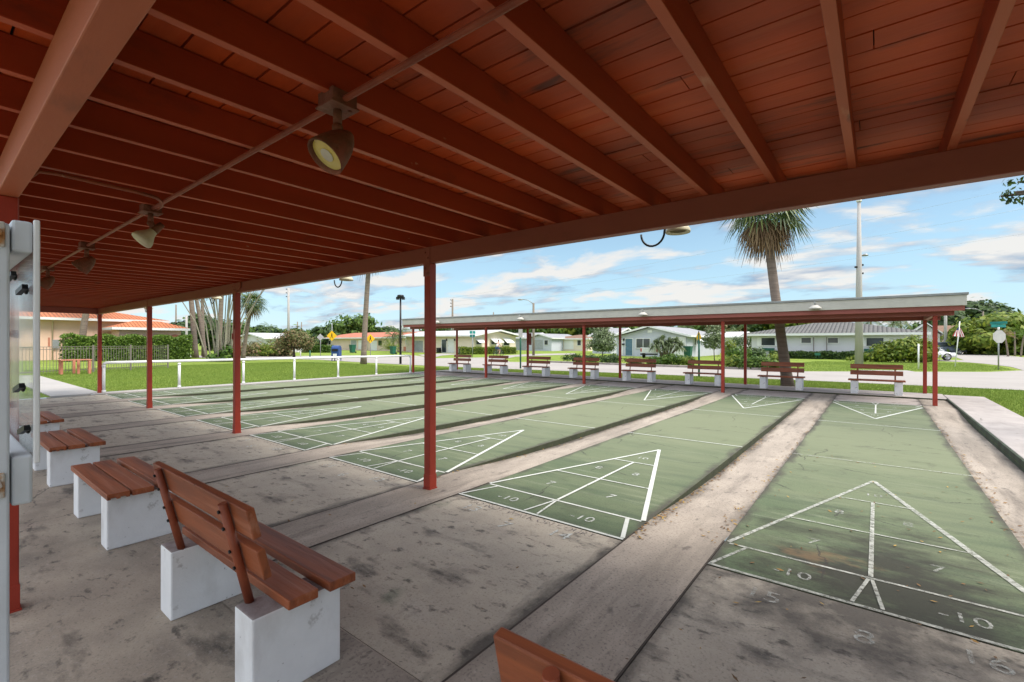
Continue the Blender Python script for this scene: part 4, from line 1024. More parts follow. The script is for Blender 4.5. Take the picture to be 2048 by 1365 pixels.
for u in (1628, 1654): fit(hr, 'trellis_post', XatY(u, yR), yR - .25, 0, .06, .06, 2.05, M_WOOD)
hc = H_('window awnings'); fit(hc, 'wall_lamp', XatY(893.8, yC), yC, 1.75, .16, .16, .3, M_BLACK); fit(hc, 'wall_lamp', XatY(910, yC), yC, 1.75, .16, .16, .3, M_BLACK); fit(hc, 'flower_pot', XatY(884, yC), yC - .4, 0, .5, .5, .75, M_BLACK)
hp = H_('peach house'); fit(hp, 'wall_wreath', XatY(760.5, yP), yP, .95, .9, .12, .9, M_LEAFD)
for o_, xx, yy, hh in ((hr, XatY(1838, yR), yR, 2.3), (hm, XatY(1374, yM) - .1, yM, 2.1), (hc, xC - .1, yC, 2.3), (hp, XatY(735, yP), yP, 2.2)):
    q = MB(); q.tube([(xx, yy - .06, .05), (xx, yy - .06, hh)], .04, 6); q.build('downpipe', M_WHITE, o_)
# pink hall with orange tiles
xW = -57.0
ph = house('pink_hall', 'pink stucco building with orange barrel tile roof behind the hedge', -72, xW, -6, YX(312, xW), 3.62, 5.6, 'hip', M_PINK, M_TILEO,
      (('+X', 172, 186, 652, 690, 'panel', M_PINK), ('+X', 205, 229, 652, 690, 'panel', M_PINK), ('+X', 96, 100, 676, 694, 'panel', M_SALMON)), over=.9, cat='building')
m = MB(); y = YX(105, xW); m.tube([(xW + .10, y, 0), (xW + .10, y, 3.3), (xW + .5, y, 3.5)], .05, 8); m.build('downpipe', M_PEACH, ph)
m = MB(); y = YX(111, xW); m.box(xW + .004, xW + .22, y - .22, y + .22, 1.0, 1.75); m.build('meter_box', M_GALV, ph)
xV = -53.4; ya_, yb_ = YX(238, xV), YX(362, xV)
pw = house('pink_hall', 'low pink wing with orange tile roof and small arches beside the palm trunks', xW + .95, xV, ya_, yb_, 2.80, 3.55, 'hip', M_PINK, M_TILEO, (), over=.6, cat='building')
for i, u in enumerate((333, 350)):
    c = YX(u, xV); m = MB(); n = 10; r_ = .45
    pts = [(xV + .004, c - r_, .9), (xV + .004, c + r_, .9)] + [(xV + .004, c + r_ * math.cos(math.pi * k / n), 1.85 + r_ * math.sin(math.pi * k / n)) for k in range(n + 1)]
    m.prism(pts, (.05, 0, 0)); m.build('arch_opening', M_SALMON, pw)
# hedge in front of the hall: dense leafy block
def hedge(name, label, p0, p1, wd, h, leafm, n, size, seed, group=None, z0=0):
    t = thing(name, label, 'hedge', (p0[0], p0[1], -.03), group)
    d = Vector((p1[0] - p0[0], p1[1] - p0[1], 0)); L_ = d.length; d.normalize(); q = Vector((-d.y, d.x, 0))
    r = np.random.default_rng(seed); a = r.random(n) * L_; s_ = r.integers(0, 3, n)
    off = np.where(s_ == 0, r.uniform(-wd / 2, wd / 2, n), np.where(s_ == 1, -wd / 2, wd / 2)); zz = np.where(s_ == 0, h, r.random(n) * h)
    bump = .12 * np.sin(a * 3.1) + .08 * np.sin(a * 7.7 + off * 3)
    P = np.outer(a, d) + np.outer(off * (1 + bump * .6), q); P[:, 2] = zz * (1 + bump * .5); P += r.normal(size=(n, 3)) * size * .5
    nr = r.normal(size=(n, 3)); nr /= np.linalg.norm(nr, axis=1)[:, None]; u_ = np.cross(nr, r.normal(size=(n, 3))); u_ /= np.linalg.norm(u_, axis=1)[:, None]; v_ = np.cross(nr, u_)
    sz = size * r.uniform(.6, 1.4, (n, 1)); V = np.stack([P - u_ * sz, P - v_ * sz * .55, P + u_ * sz, P + v_ * sz * .55], 1).reshape(-1, 3)
    fast_mesh('foliage', V, n, 4, leafm, t)
    m = MB(); m.obox(d * L_ / 2 + Vector((0, 0, h * .46)), (d, q, (0, 0, 1)), (L_ / 2 - .1, wd * .40, h * .44)); m.build('inner_branches', M_LEAFD, t)
    return t
hx = -51.5
hedge('hedge', 'tall clipped green hedge in front of the pink building', (hx, YX(124, hx)), (hx, YX(378, hx)), 1.6, 2.0, M_LEAFB, 18000, .09, 5)
hedge('hedge', 'yellow green clipped hedge below the cream house', XY(918, 60), XY(1030, 63.5), 1.2, .88, M_LEAFY, 5000, .09, 6)
hedge('hedge', 'low green hedge in front of the peach house', XY(608, 70), XY(664, 70), 1.4, 1.0, M_LEAF, 3500, .11, 8)
hedge('hedge', 'dark low planting along the white tiled house wall', (XatY(1540, yR - 1.2), yR - 1.2), (XatY(1745, yR - 1.2), yR - 1.2), 1.2, .62, M_LEAFD, 5000, .10, 9)

# ------------------------------------------------------------------ palms and trees
# big cabbage palm right of the middle, growing behind the benches
bx_, by_ = XY(1576, 16.4)
t = thing('cabbage_palm', 'tall leaning fan palm with green crown and brown dead fronds', 'palm tree', (bx_, by_, -.03))
m = MB(); tp = []
for (u, v) in ((1577, 780), (1573, 750), (1566, 700), (1558, 640), (1550, 585), (1543, 530), (1537, 480), (1534, 440)):
    x, y, z = AT(u, v, 16.4); tp.append((x - bx_, y - by_, z))
tp[0] = (0, 0, -.05)
m.tube(tp, [.24, .19, .165, .155, .150, .146, .142, .138], 14); m.build('trunk', M_BARK, t)
ctr = Vector(AT(1533, 428, 16.4)) - Vector((bx_, by_, 0))
fan_crown(t, 'dead_fronds', M_PALMD, ctr - Vector((0, 0, .12)), 30, .66, .66, 4, (-1.25, -.30), 18, .80)
fan_crown(t, 'crown', M_PALM, ctr + Vector((0, 0, .1)), 38, .84, .84, 5, (-.45, 1.3), 18, .50)
# bare trunk left of the near post, crown above the roof line
def fan_palm(label, u, D, h, seed, lean_u=0, tr=.18, size=.9, pet=.9, dead=True, nf=28):
    x, y = XY(u, D); x2, y2 = XY(u + lean_u, D)
    t = thing('fan_palm', label, 'palm tree', (x, y, -.03)); m = MB(); n = 8
    m.tube([((x2 - x) * (i / n) ** 1.3, (y2 - y) * (i / n) ** 1.3, h * i / n - .05) for i in range(n + 1)], [tr * 1.35] + [tr * (1.08 - .25 * i / n) for i in range(1, n + 1)], 12)
    m.build('trunk', M_BARK, t); c = (x2 - x, y2 - y, h)
    if dead: fan_crown(t, 'dead_fronds', M_PALMD, c, 12, pet * .7, size * .8, seed + 1, (-1.2, -.4), 14, .7)
    fan_crown(t, 'crown', M_PALM, c, nf, pet, size, seed, (-.35, 1.35), 16, .4)
    return t
fan_palm('tall bare grey palm trunk left of the near red post, crown above the roof', 727, 33.6, 8.0, 11, 12, .185, 1.0, 1.0, True)
fan_palm('fan palm with drooping brownish crown behind the pale stem cluster', 486, 42, 5.0, 21, 18, .16, .95, .75)
fan_palm('thick curved palm trunk at the right end of the tall hedge', 391, 47, 8.5, 31, -14, .24, 1.1, 1.0, False)
fan_palm('second palm trunk right of the hedge end, leaning left', 410, 47.5, 8.8, 41, -28, .19, 1.1, 1.0, False)
fan_palm('upright palm trunk behind the pair at the hedge end', 407, 52, 9.0, 51, -4, .17, 1.1, 1.0, False)
fan_palm('grey palm trunk standing between fence and pink building', 160, 41, 8.5, 61, 30, .24, 1.1, 1.0, False)
fan_palm('grey palm trunk half hidden by the leftmost red post', 199, 44, 8.5, 71, 4, .20, 1.1, 1.0, False)
fan_palm('brownish palm trunk rising out of the pale stem cluster', 438, 44, 8.6, 81, 8, .21, 1.1, 1.0, False)
# cluster of many pale bare stems
x, y = XY(446, 38); t = thing('multi_stem_palm', 'clump of many thin pale bare stems fanning upward', 'palm clump', (x, y, -.03)); m = MB(); r = random.Random(4); tips = []
for i in range(24):
    f_ = -1 + 2 * (i + r.uniform(.1, .9)) / 24; du = f_ * 85 + r.uniform(-8, 8); b0 = Vector((CC, CS, 0)) * (f_ * .95 + r.uniform(-.1, .1)) + Vector((-CS, CC, 0)) * r.uniform(-.6, .6)
    tipv = Vector((CC, CS, 0)) * (du / CF * 38) + Vector((-CS, CC, 0)) * r.uniform(-1.2, 1.2) + Vector((0, 0, r.uniform(5.6, 7.2)))
    mid = b0.lerp(tipv, .5) - Vector((CC, CS, 0)) * (du / CF * 38) * .16
    m.tube([b0 - Vector((0, 0, .05)), b0.lerp(mid, .5), mid, mid.lerp(tipv, .5) + Vector((0, 0, .1)), tipv], [.055, .05, .045, .038, .03], 7); tips.append(tipv)
m.build('stems', M_STEM, t); V = []
for q in tips:
    for j in range(6): feather_frond(V, q, r.uniform(0, 6.28), r.uniform(.1, 1.2), r.uniform(1.6, 2.3), r, 1.1, .42, 12)
fast_mesh('crown', np.array([tuple(v) for v in V]), len(V) // 4, 4, M_LEAFY, t)
leaf_cloud('base_leaves', t, M_LEAF, [(0, 0, .35, 1.3, .9, .45), (.7, .2, .6, .6, .6, .8)], 1100, .22, 3, 20)
# small flowering tree and shrubs left
x, y = G(588, 716)
tree('small_tree', 'small spreading olive tree on a short trunk in the left lawn', 'tree', (x, y), [(-.2, 0, 1.75, 2.3, 1.6, .95), (1.5, .3, 1.55, 1.2, 1.0, .75), (-1.4, 0, 1.5, 1.1, 1, .7), (.2, 0, 2.3, 1.3, 1.0, .65)], M_LEAFR, 5200, .13, (.13, .95), 12, None, 7, 60)
for i, (u, v, w_, h_, mm, lb) in enumerate(((498, 711, 2.3, 1.45, M_LEAFR, 'reddish flowering shrub just right of the second red post'), (530, 711, 2.1, 1.25, M_LEAFY, 'yellow green shrub between the two reddish shrubs'),
                                            (556, 711, 2.1, 1.4, M_LEAFR, 'reddish shrub left of the small olive tree'))):
    p = XY(u, 52); shrub('flowering_shrub', lb, 'shrub', p, [(0, 0, h_ * .55, w_, 1.4, h_ * .62), (w_ * .5, 0, h_ * .4, w_ * .6, 1, h_ * .5)], mm, 2600, .16, 20 + i, 'shrubs before the white roofed house', 45)
# trees behind the houses
def big_tree(u, v, D, wpx, hpx, mm, seed, label, n=6500, size=.55, group='trees behind the houses'):
    v -= 4; wpx *= 1.25; hpx *= 1.3
    x, y, z = AT(u, v, D); s_ = D / CF; w_ = wpx * s_ / 2; h_ = hpx * s_ / 2; r = random.Random(seed); bl = [(0, 0, z, w_ * .72, w_ * .6, h_ * .75)]
    for i in range(5):
        a = r.uniform(0, 6.28); bl.append((math.cos(a) * w_ * .55, math.sin(a) * w_ * .5, z + r.uniform(-.35, .55) * h_, w_ * r.uniform(.38, .55), w_ * .45, h_ * r.uniform(.4, .55)))
    return tree('leafy_tree', label, 'tree', (x, y), bl, mm, n, size, (.28, max(1.2, z - h_ * .6)), seed, group, 6, 34, spread=.26)
for a in ((690, 672, 105, 100, 66, M_LEAF, 1, 'big bright green tree behind the peach house, left of the bare trunk', 4600),
          (738, 678, 110, 46, 34, M_LEAFD, 2, 'small dark green tree between bright tree and bare palm trunk'),
          (776, 672, 112, 40, 22, M_LEAFD, 3, 'low dark tree crown above the terracotta ridge'),
          (650, 684, 98, 50, 44, M_LEAFD, 4, 'dark green tree left of the bright green tree'),
          (605, 686, 100, 60, 40, M_LEAF, 5, 'green tree behind the white back of the diamond sign'),
          (530, 678, 115, 70, 34, M_LEAFD, 6, 'dark tree behind the white roofed house'),
          (420, 668, 85, 70, 60, M_LEAFD, 7, 'dark tree behind the pale stem cluster'),
          (360, 678, 80, 50, 50, M_LEAFD, 8, 'dark tree past the end of the orange tile roof'),
          (470, 672, 90, 60, 50, M_LEAF, 9, 'green tree left of the white roofed house'),
          (880, 666, 125, 60, 30, M_LEAF, 10, 'tree crown just above the cream house roof'),
          (935, 668, 128, 50, 24, M_LEAFY, 13, 'yellowish tree crown above the cream house roof'),
          (1000, 664, 118, 64, 42, M_LEAFD, 14, 'dark tree right behind the cream gable'),
          (1045, 664, 120, 60, 44, M_LEAF, 15, 'green tree behind the dark sign post'),
          (1095, 666, 116, 56, 40, M_LEAF, 16, 'green tree over the white trimmed gable'),
          (1135, 664, 118, 60, 44, M_LEAFY, 17, 'yellow green tree above the tan brown roof'),
          (1185, 664, 112, 56, 44, M_LEAFD, 18, 'dark tree left above the silvery round tree'),
          (1262, 662, 105, 60, 34, M_LEAF, 19, 'green tree behind the left slope of the grey gable'),
          (1318, 664, 108, 46, 30, M_LEAFD, 20, 'dark tree behind the grey gable peak'),
          (1390, 666, 100, 70, 48, M_LEAF, 21, 'green tree behind the yellow arrow sign'),
          (1442, 664, 98, 66, 54, M_LEAFR, 22, 'olive brown tree right of the arrow sign'),
          (1490, 664, 96, 60, 50, M_LEAFD, 23, 'dark tree left of the tiled roof'),
          (1580, 652, 92, 90, 44, M_LEAFY, 24, 'yellow green tree behind the leaning palm and tiled roof'),
          (1640, 650, 95, 60, 36, M_LEAFD, 25, 'dark tree above the tiled roof ridge'),
          (1845, 676, 105, 60, 44, M_LEAF, 26, 'green tree between the right red posts'),
          (1880, 672, 100, 50, 60, M_LEAFD, 27, 'dark tree at the left foot of the huge dome tree')):
    big_tree(*a)
# dome tree and spreading tree at the right
def canopy(label, u, v, D, wpx, hpx, mm, seed, n, size, tru, trunks=1):
    x, y, z = AT(u, v, D); s_ = D / CF; w_ = wpx * s_ / 2; h_ = hpx * s_ / 2; r = random.Random(seed); bl = []
    for i in range(13):
        a = math.pi * (i + .5) / 13; rr_ = r.uniform(.55, .8)
        bl.append((CC * math.cos(a) * w_ * rr_, CS * math.cos(a) * w_ * rr_ + r.uniform(-.5, .5) * w_, z + math.sin(a) * h_ * rr_ - h_ * .25, w_ * r.uniform(.28, .42), w_ * .36, h_ * r.uniform(.34, .5)))
    bl.append((0, 0, z - h_ * .15, w_ * .75, w_ * .55, h_ * .62))
    return tree('spreading_tree', label, 'tree', (x, y), bl, mm, n, size, (.45, max(1.4, z - h_)), seed, None, 9, 22, spread=.30, trunks=trunks)
canopy('huge dark dome shaped tree rising behind the flag', 1948, 652, 92, 156, 104, M_LEAFD, 31, 30000, .60, 1, 2)
canopy('wide yellow green spreading tree behind the stop sign', 2008, 676, 60, 195, 106, M_LEAFY, 32, 30000, .36, 1, 3)
canopy('dark leafy tree at the right edge behind the street sign', 2052, 686, 70, 110, 80, M_LEAFD, 33, 12000, .40, 1, 2)
for i, (u, D, h_, lb) in enumerate(((2016, 52, 2.5, 'small palm with orange brown crown under the trees, left of three'), (2030, 54, 2.9, 'small palm under the trees at right, middle of three'), (2042, 52, 2.4, 'small palm under the trees, closest to the right edge'))):
    feather_palm('small_palm', lb, XY(u, D), h_, 12, 1.3, 200 + i, 'small palms at the right edge', (.25 * (i - 1), .1), .09, M_PALMD if i == 0 else M_LEAF, .3)
# coconut palms
for (u, v, D, sz, lb, ln) in ((800, 668, 72, 2.7, 'palm with feathery crown right of the lamp post, taller of a pair', .4), (785, 672, 72, 2.4, 'feathery palm left of the lamp post, shorter of a pair', -.5),
                          (1702, 640, 82, 3.6, 'coconut palm crown left of the concrete pole above the tiled roof', .6), (1742, 641, 80, 3.4, 'coconut palm crown right of the concrete pole', .3),
                          (1800, 640, 84, 3.6, 'coconut palm crown at the right end of the tiled roof', -.4), (1786, 648, 82, 2.6, 'lower coconut palm beside the right end of the tiled roof', .2),
                          (1606, 612, 95, 2.4, 'small palm tip above the white fascia near the leaning trunk', 0), (541, 656, 120, 3.0, 'distant lone palm above the small olive tree', .2),
                          (1470, 662, 88, 3.0, 'palm crown left of the tiled roof among dark trees', .3), (1375, 655, 92, 3.0, 'palm crown above the right slope of the grey gable', -.3), (862, 660, 110, 3.0, 'palm crown beside the near red post', 0.2)):
    x, y, z = AT(u, v, D); feather_palm('coconut_palm', lb, (x - ln, y), z, 17, sz, int(u), None, (ln, 0), .15, M_PALM, sz * .24, 1.15, None, (-.35, 1.2))
x, y = XY(781, 66); feather_palm('areca_palm', 'low bushy yellow green palm in front of the peach house', (x, y), .5, 22, 2.0, 77, None, (0, 0), .10, M_LEAFY, .5, .9, None, (.35, 1.4))
# round silvery tree, slender tree, yucca
x, y = XY(1205, 43); tree('silver_tree', 'rounded silvery green young tree left of the grey gable house', 'tree', (x, y), [(0, 0, 1.75, 1.25, 1.0, 1.0), (.15, 0, 2.6, .8, .7, .6), (-.35, 0, 1.25, 1.1, .9, .5), (.7, 0, 1.3, .6, .6, .5)], M_LEAFG, 5200, .11, (.05, 1.0), 41, None, 6, 50)
x, y = XY(1429, 39); tree('slender_tree', 'slender young tree with sparse grey green crown beside the arrow sign', 'tree', (x, y), [(0, 0, 2.2, .85, .7, .95), (-.3, 0, 1.5, .7, .6, .5), (.35, 0, 1.55, .5, .5, .5), (.05, 0, 3.0, .4, .4, .4)], M_LEAFG, 2600, .10, (.035, 1.6), 43, None, 7, 40)
x, y = XY(1330, 45); t = thing('yucca', 'big spiky grey green yucca in front of the grey gable house', 'yucca', (x, y, -.03)); V = []; r = random.Random(9); m = MB()
for (hx_, hz) in ((-.9, 1.35), (-.3, 1.75), (.45, 1.5), (1.0, 1.55), (.1, 1.2), (1.45, 1.2)):
    c = Vector((hx_ * CC, hx_ * CS, hz)); m.tube([(hx_ * .25, 0, -.05), c * .6, c], [.13, .1, .08], 7)
    for k in range(170):
        az = r.uniform(0, 6.28); el = r.uniform(-.7, 1.45); d = Vector((math.cos(az) * math.cos(el), math.sin(az) * math.cos(el), math.sin(el))); L_ = r.uniform(.6, .95); s_ = d.cross(Vector((.2, .1, 1))).normalized() * .05
        p1 = c + d * L_ * .55; p2 = c + d * L_ - Vector((0, 0, .28 * L_)); V += [c - s_ * .6, c + s_ * .6, p1 + s_, p1 - s_, p1 - s_, p1 + s_, p2 + s_ * .1, p2 - s_ * .1]
m.build('trunk', M_WOOD, t); fast_mesh('leaves', np.array([tuple(v) for v in V]), len(V) // 4, 4, M_LEAFG, t)
# shrubs along the far kerb and by the tiled house
def srow(lst, group):
    for i, (u, v, w_, h_, mm, lb) in enumerate(lst):
        p = G(u, v); shrub('shrub', lb, 'shrub', p, [(0, 0, h_ * .5, w_, w_ * .7, h_ * .55), (w_ * .4, 0, h_ * .42, w_ * .6, w_ * .6, h_ * .5)], mm, 1500, .085, int(u), group, 34)
srow(((1148, 724, .95, .62, M_LEAFD, 'dark round shrub near the kerb behind the third bench from left'), (1180, 723, .7, .5, M_LEAFD, 'dark shrub just left of a red post near the kerb'), (1217, 727, .95, .7, M_LEAFD, 'round dark shrub below the silvery tree'),
      (1268, 728, .8, .45, M_LEAFR, 'low orange tinted shrub behind the bench by the yucca'), (1312, 730, .8, .6, M_LEAF, 'green shrub left under the yucca'), (1345, 731, .9, .75, M_LEAF, 'leafy shrub at the foot of the yucca'), (1374, 732, .55, .6, M_LEAFY, 'yellow green shrub right of the yucca'),
      (1462, 737, .75, .75, M_LEAFY, 'yellow green kerb shrub right of the front post'), (1490, 738, .8, .8, M_LEAF, 'green kerb shrub between two red posts'), (1522, 739, .85, .75, M_LEAF, 'green kerb shrub above the bench by the leaning palm'), (1548, 739, .7, .85, M_LEAFY, 'bright kerb shrub touching the leaning palm trunk')), 'shrubs along the far kerb')
for (u, D, w_, h_, mm, lb) in ((1478, 44, 1.0, 1.2, M_LEAF, 'grey green bush left of the tiled house corner'), (1512, 45, .9, 1.0, M_LEAFD, 'dark bush at the tiled house corner'), (1460, 52, .8, 1.9, M_LEAFY, 'tall bright bush between the two houses'), (1488, 58, 1.5, 2.6, M_LEAFD, 'dark green tree bush beside the tiled house')):
    shrub('bush', lb, 'shrub', XY(u, D), [(0, 0, h_ * .5, w_, w_, h_ * .52)], mm, 1300, .13, int(u * 3), 'bushes by the tiled house')
shrub('croton_bush', 'large yellow and green tropical bush at the right of the tiled house', 'shrub', XY(1800, 37), [(-.3, 0, .85, 1.5, 1.1, .85), (.6, 0, 1.15, 1.1, 1, .8), (1.3, 0, .6, .9, .8, .6), (-1.5, 0, .4, 1.0, .8, .42), (-2.6, .2, .25, 1.0, .6, .28), (.2, 0, 1.6, .6, .6, .4)], M_LEAFY, 5200, .16, 61, None, 40)
shrub('bush', 'bright green bush between the two right red posts', 'shrub', XY(1852, 38), [(0, 0, .9, .8, .8, .95)], M_LEAFY, 1300, .13, 62)
hedge('hedge', 'dense green hedge added out of view on the right to block side light', (13.5, -9), (13.5, 16), 1.5, 2.6, M_LEAFD, 6000, .14, 77)  # not in view; put in to stop low light reaching the joists
# overhanging branch at the top right: tree outside the frame reaching in
x, y, z = AT(2035, 392, 8.5); bt = (x + 3.2, y - .4)
tree('overhanging_tree', 'twig with small dark leaves reaching in at the top right corner', 'tree', bt, [(x - bt[0], y - bt[1], z, .30, .26, .26), (x - bt[0] + .30, y - bt[1], z + .25, .34, .3, .3), (x - bt[0] + .1, y - bt[1], z + .3, .2, .2, .2), (x - bt[0] + 1.2, 0, z + .8, .8, .7, .5), (.2, 0, z + 1.2, 1.2, 1.0, .7)], M_LEAFD, 2600, .05, (.16, 3.2), 71, None, 7, 30, elong=1.9)

# ------------------------------------------------------------------ poles, street lamps, wires
def pole(name, label, u, D, h, r0, r1, m_, extra=None, cat='pole', group=None):
    x, y = XY(u, D); t = thing(name, label, cat, (x, y, -.03), group)
    m = MB(); m.tube([(0, 0, 0), (0, 0, h * .5), (0, 0, h)], [r0, (r0 + r1) / 2, r1], 12); m.build('shaft', m_, t)
    if extra: extra(t, h)
    return t
RT = Vector((CC, CS, 0)); FW = Vector((-CS, CC, 0))
def concrete_top(t, h):
    m = MB(); m.lathe([(0, .001), (0, .17), (.10, .17), (.16, .06), (.16, .001)], (0, 0, h), (0, 0, 1), 12); m.build('cap', M_WHITE, t)
    m = MB(); z = 7.8; m.tube([(0, 0, z), RT * .42 + Vector((0, 0, z + .12))], .03, 6); m.lathe([(0, .001), (0, .10), (.10, .22), (.16, .2), (.17, .001)], RT * .42 + Vector((0, 0, z + .16)), (0, 0, -1), 12); m.build('camera_housing', M_GALV, t)
    m = MB()
    for dz, s_ in ((7.15, 1), (7.0, -1), (6.55, 1), (6.9, .4)): m.obox(RT * .22 * s_ + Vector((0, 0, dz)), (RT, FW, (0, 0, 1)), (.07, .06, .06))
    m.build('clamps', M_BLACK, t)
pole('concrete_pole', 'tall tapered pale grey concrete pole behind the rightmost far bench', 1718, 33.5, 11.7, .27, .105, M_POLE, concrete_top)
def park_lamp(t, h):
    m = MB(); m.lathe([(0, .001), (-.02, .14), (.05, .23), (.18, .25), (.24, .2), (.26, .001)], (0, 0, h + .0), (0, 0, 1), 14)
    m.obox(RT * .2 + Vector((0, 0, h + .0)), (RT, FW, (0, 0, 1)), (.10, .1, .1)); m.obox(RT * -.2 + Vector((0, 0, h + .0)), (RT, FW, (0, 0, 1)), (.10, .1, .1)); m.build('lamp_head', M_BLACK, t)
pole('street_lamp', 'black post lamp with a compact dark head beside the road', 801, 33.6, 4.75, .085, .06, M_BLACK, park_lamp, 'street lamp')
def arm(sgn, L_, hz):
    def f(t, h):
        m = MB(); m.tube([(0, 0, h - hz), RT * sgn * L_ * .5 + Vector((0, 0, h - hz + .45)), RT * sgn * L_ + Vector((0, 0, h - hz + .55))], .045, 6); m.build('arm', M_GALV, t)
        m = MB(); m.ball(RT * sgn * (L_ + .3) + Vector((0, 0, h - hz + .52)), (.36, .3, .09), 10, 6); m.build('lamp_head', M_GALV, t)
    return f
pole('street_lamp', 'pale wooden pole with curved lamp arm behind the far fascia', 1067, 55, 6.2, .16, .12, M_WPOLE, arm(-1, 1.25, .1), 'street lamp')
pole('street_lamp', 'distant pole with a long lamp arm in front of the dome tree', 1966, 72, 6.4, .13, .1, M_WPOLE, arm(-1, 2.0, .1), 'street lamp')
pole('utility_pole', 'concrete utility pole behind the flag and white car', 1891, 62, 7.0, .19, .15, M_POLE)
def pins(t, h):
    m = MB()
    for i in range(3): m.tube([(0, 0, h - .3 - i * .75), RT * -.42 + Vector((0, 0, h - .25 - i * .75))], .05, 5); m.ball(RT * -.45 + Vector((0, 0, h - .2 - i * .75)), .11, 8, 5)
    m.build('insulators', M_BLACK, t)
pole('utility_pole', 'tall utility pole with stacked insulators above the white roofed house', 577, 95, 12.6, .26, .2, M_POLE, pins)
pole('utility_pole', 'dark pole with three insulators above the far shelter roof', 905, 108, 11.6, .24, .2, M_WPOLE, pins)
for (u, v, D, lb) in ((352, 610, 100, 'grey pole between the orange roof and palm trunks'), (373, 632, 70, 'short pale pole right of the orange tile roof'), (595, 644, 120, 'thin dark pole just right of the insulator pole'), (603, 645, 130, 'thin pale pole, second right of the insulator pole'), (683, 638, 120, 'thin dark pole above the bright green tree'), (987, 625, 120, 'short dark pole top above the far fascia')):
    pole('utility_pole', lb, u, D, CH - (v - CY0) * D / CF + .03, .17, .14, M_WPOLE if D > 75 else M_POLE)
def wire(label, a, b, sag):
    a, b = Vector(a), Vector(b); m = MB(); m.tube([a.lerp(b, i / 24) - Vector((0, 0, sag * 4 * (i / 24) * (1 - i / 24))) for i in range(25)], .014, 4)
    return tag(m.build('utility_wire', M_GALV), label, 'wire', 'utility wires in the sky')
wire('lowest utility wire running across the clouds below the palm crown', AT(905, 612, 108), AT(2150, 452, 70), 1.0)
wire('middle utility wire crossing behind the palm crown', AT(905, 604, 108), AT(2150, 398, 70), 1.0)
wire('upper utility wire crossing the sky near the red beam', AT(905, 596, 108), AT(2150, 350, 70), 1.0)
wire('thin utility wire left of the near post', AT(577, 580, 95), AT(905, 596, 108), .8)

# ------------------------------------------------------------------ signs
def sign(label, u, D, zc, poly, plate_m, pole_m, hp, pr=.035, face=None, cat='road sign', thick=.012, n='road_sign', extra=None):
    x, y = XY(u, D); t = thing(n, label, cat, (x, y, -.03)); m = MB(); m.tube([(0, 0, 0), (0, 0, hp)], pr, 8); m.build('sign_post', pole_m, t)
    f_ = face or RT; nv = Vector((f_.y, -f_.x, 0))
    m = MB(); m.prism([f_ * a + Vector((0, 0, zc + b)) + nv * (pr + .004) for a, b in poly], nv * thick); m.build('sign_plate', plate_m, t)
    if extra: extra(t, f_, nv, zc, pr)
    return t
dia = lambda s_: [(-s_, 0), (0, -s_), (s_, 0), (0, s_)]
octo = [(.39 * math.cos(R(22.5 + 45 * i)), .39 * math.sin(R(22.5 + 45 * i))) for i in range(8)]
def pedestrian(t, f_, nv, zc, pr):
    m = MB(); q = lambda a, b: f_ * a + Vector((0, 0, zc + b)) + nv * (pr + .0175)
    m.poly([q(.06 * math.cos(k * .785), .24 + .06 * math.sin(k * .785)) for k in range(8)])
    m.poly([q(-.07, .17), q(-.07, -.04), q(.07, -.04), q(.07, .17)]); m.poly([q(-.07, -.041), q(-.18, -.30), q(-.11, -.30), q(0, -.041)]); m.poly([q(.0, -.0415), q(.10, -.30), q(.17, -.30), q(.07, -.0415)])
    m.build('pedestrian_symbol', M_BLACK, t)
def plaque(t, f_, nv, zc, pr):
    pedestrian(t, f_, nv, zc, pr); m = MB(); m.prism([f_ * a + Vector((0, 0, zc + b)) + nv * (pr + .003) for a, b in ((-.22, -.98), (.22, -.98), (.22, -.68), (-.22, -.68))], nv * .012); m.build('arrow_plaque', M_YSIGN, t)
sign('yellow diamond crossing sign left of the bare palm trunk', 664, 56, 2.35, dia(.62), M_YSIGN, M_GALV, 3.9, extra=pedestrian)
sign('yellow diamond crossing sign half hidden by the bare palm trunk', 741, 50, 1.95, dia(.5), M_YSIGN, M_GALV, 2.4, extra=pedestrian)
sign('white back of a diamond road sign left of the blue mailbox', 641, 53, 2.15, dia(.40), M_SIGNBACK, M_GALV, 2.5)
sign('yellow crossing sign on a dark green post behind the bench row, seen at an angle', 1398, 21.4, 1.82, dia(.30), M_YSIGN, M_DGREEN, 1.95, .045, Vector((CC * .45 + CS * .6, CS * .45 - CC * .6, 0)).normalized() * .42, extra=pedestrian)
sign('dark green post with narrow pale sign back behind the third far bench', 1041, 27.8, 2.15, [(-.12, -.28), (.12, -.28), (.12, .28), (-.12, .28)], M_SIGNBACK, M_DGREEN, 2.45, .05)
def name_blade(t, f_, nv, zc, pr):
    m = MB(); c = Vector((0, 0, zc + .62)); m.obox(c, (f_, nv, (0, 0, 1)), (.42, .012, .085)); m.obox(c + Vector((0, 0, .18)), (nv + f_ * .3, f_, (0, 0, 1)), (.38, .012, .07)); b_ = m.build('street_name_blade', M_TEAL, t)
    m = MB(); m.tube([(0, 0, zc + .38), (0, 0, zc + .54)], .05, 8); m.build('blade_clamp', M_WHITE, t)
sign('back of a grey octagonal stop sign under a teal street name blade', 1997, 26.8, 1.92, octo, M_SIGNBACK, M_GALV, 2.32, .035, extra=name_blade)
x, y = XY(945, 49); t = thing('street_name_sign', 'teal street name sign on a slim post before the cream house', 'street sign', (x, y, -.03)); m = MB(); m.tube([(0, 0, 0), (0, 0, 2.75)], .04, 8); m.build('sign_post', M_GALV, t)
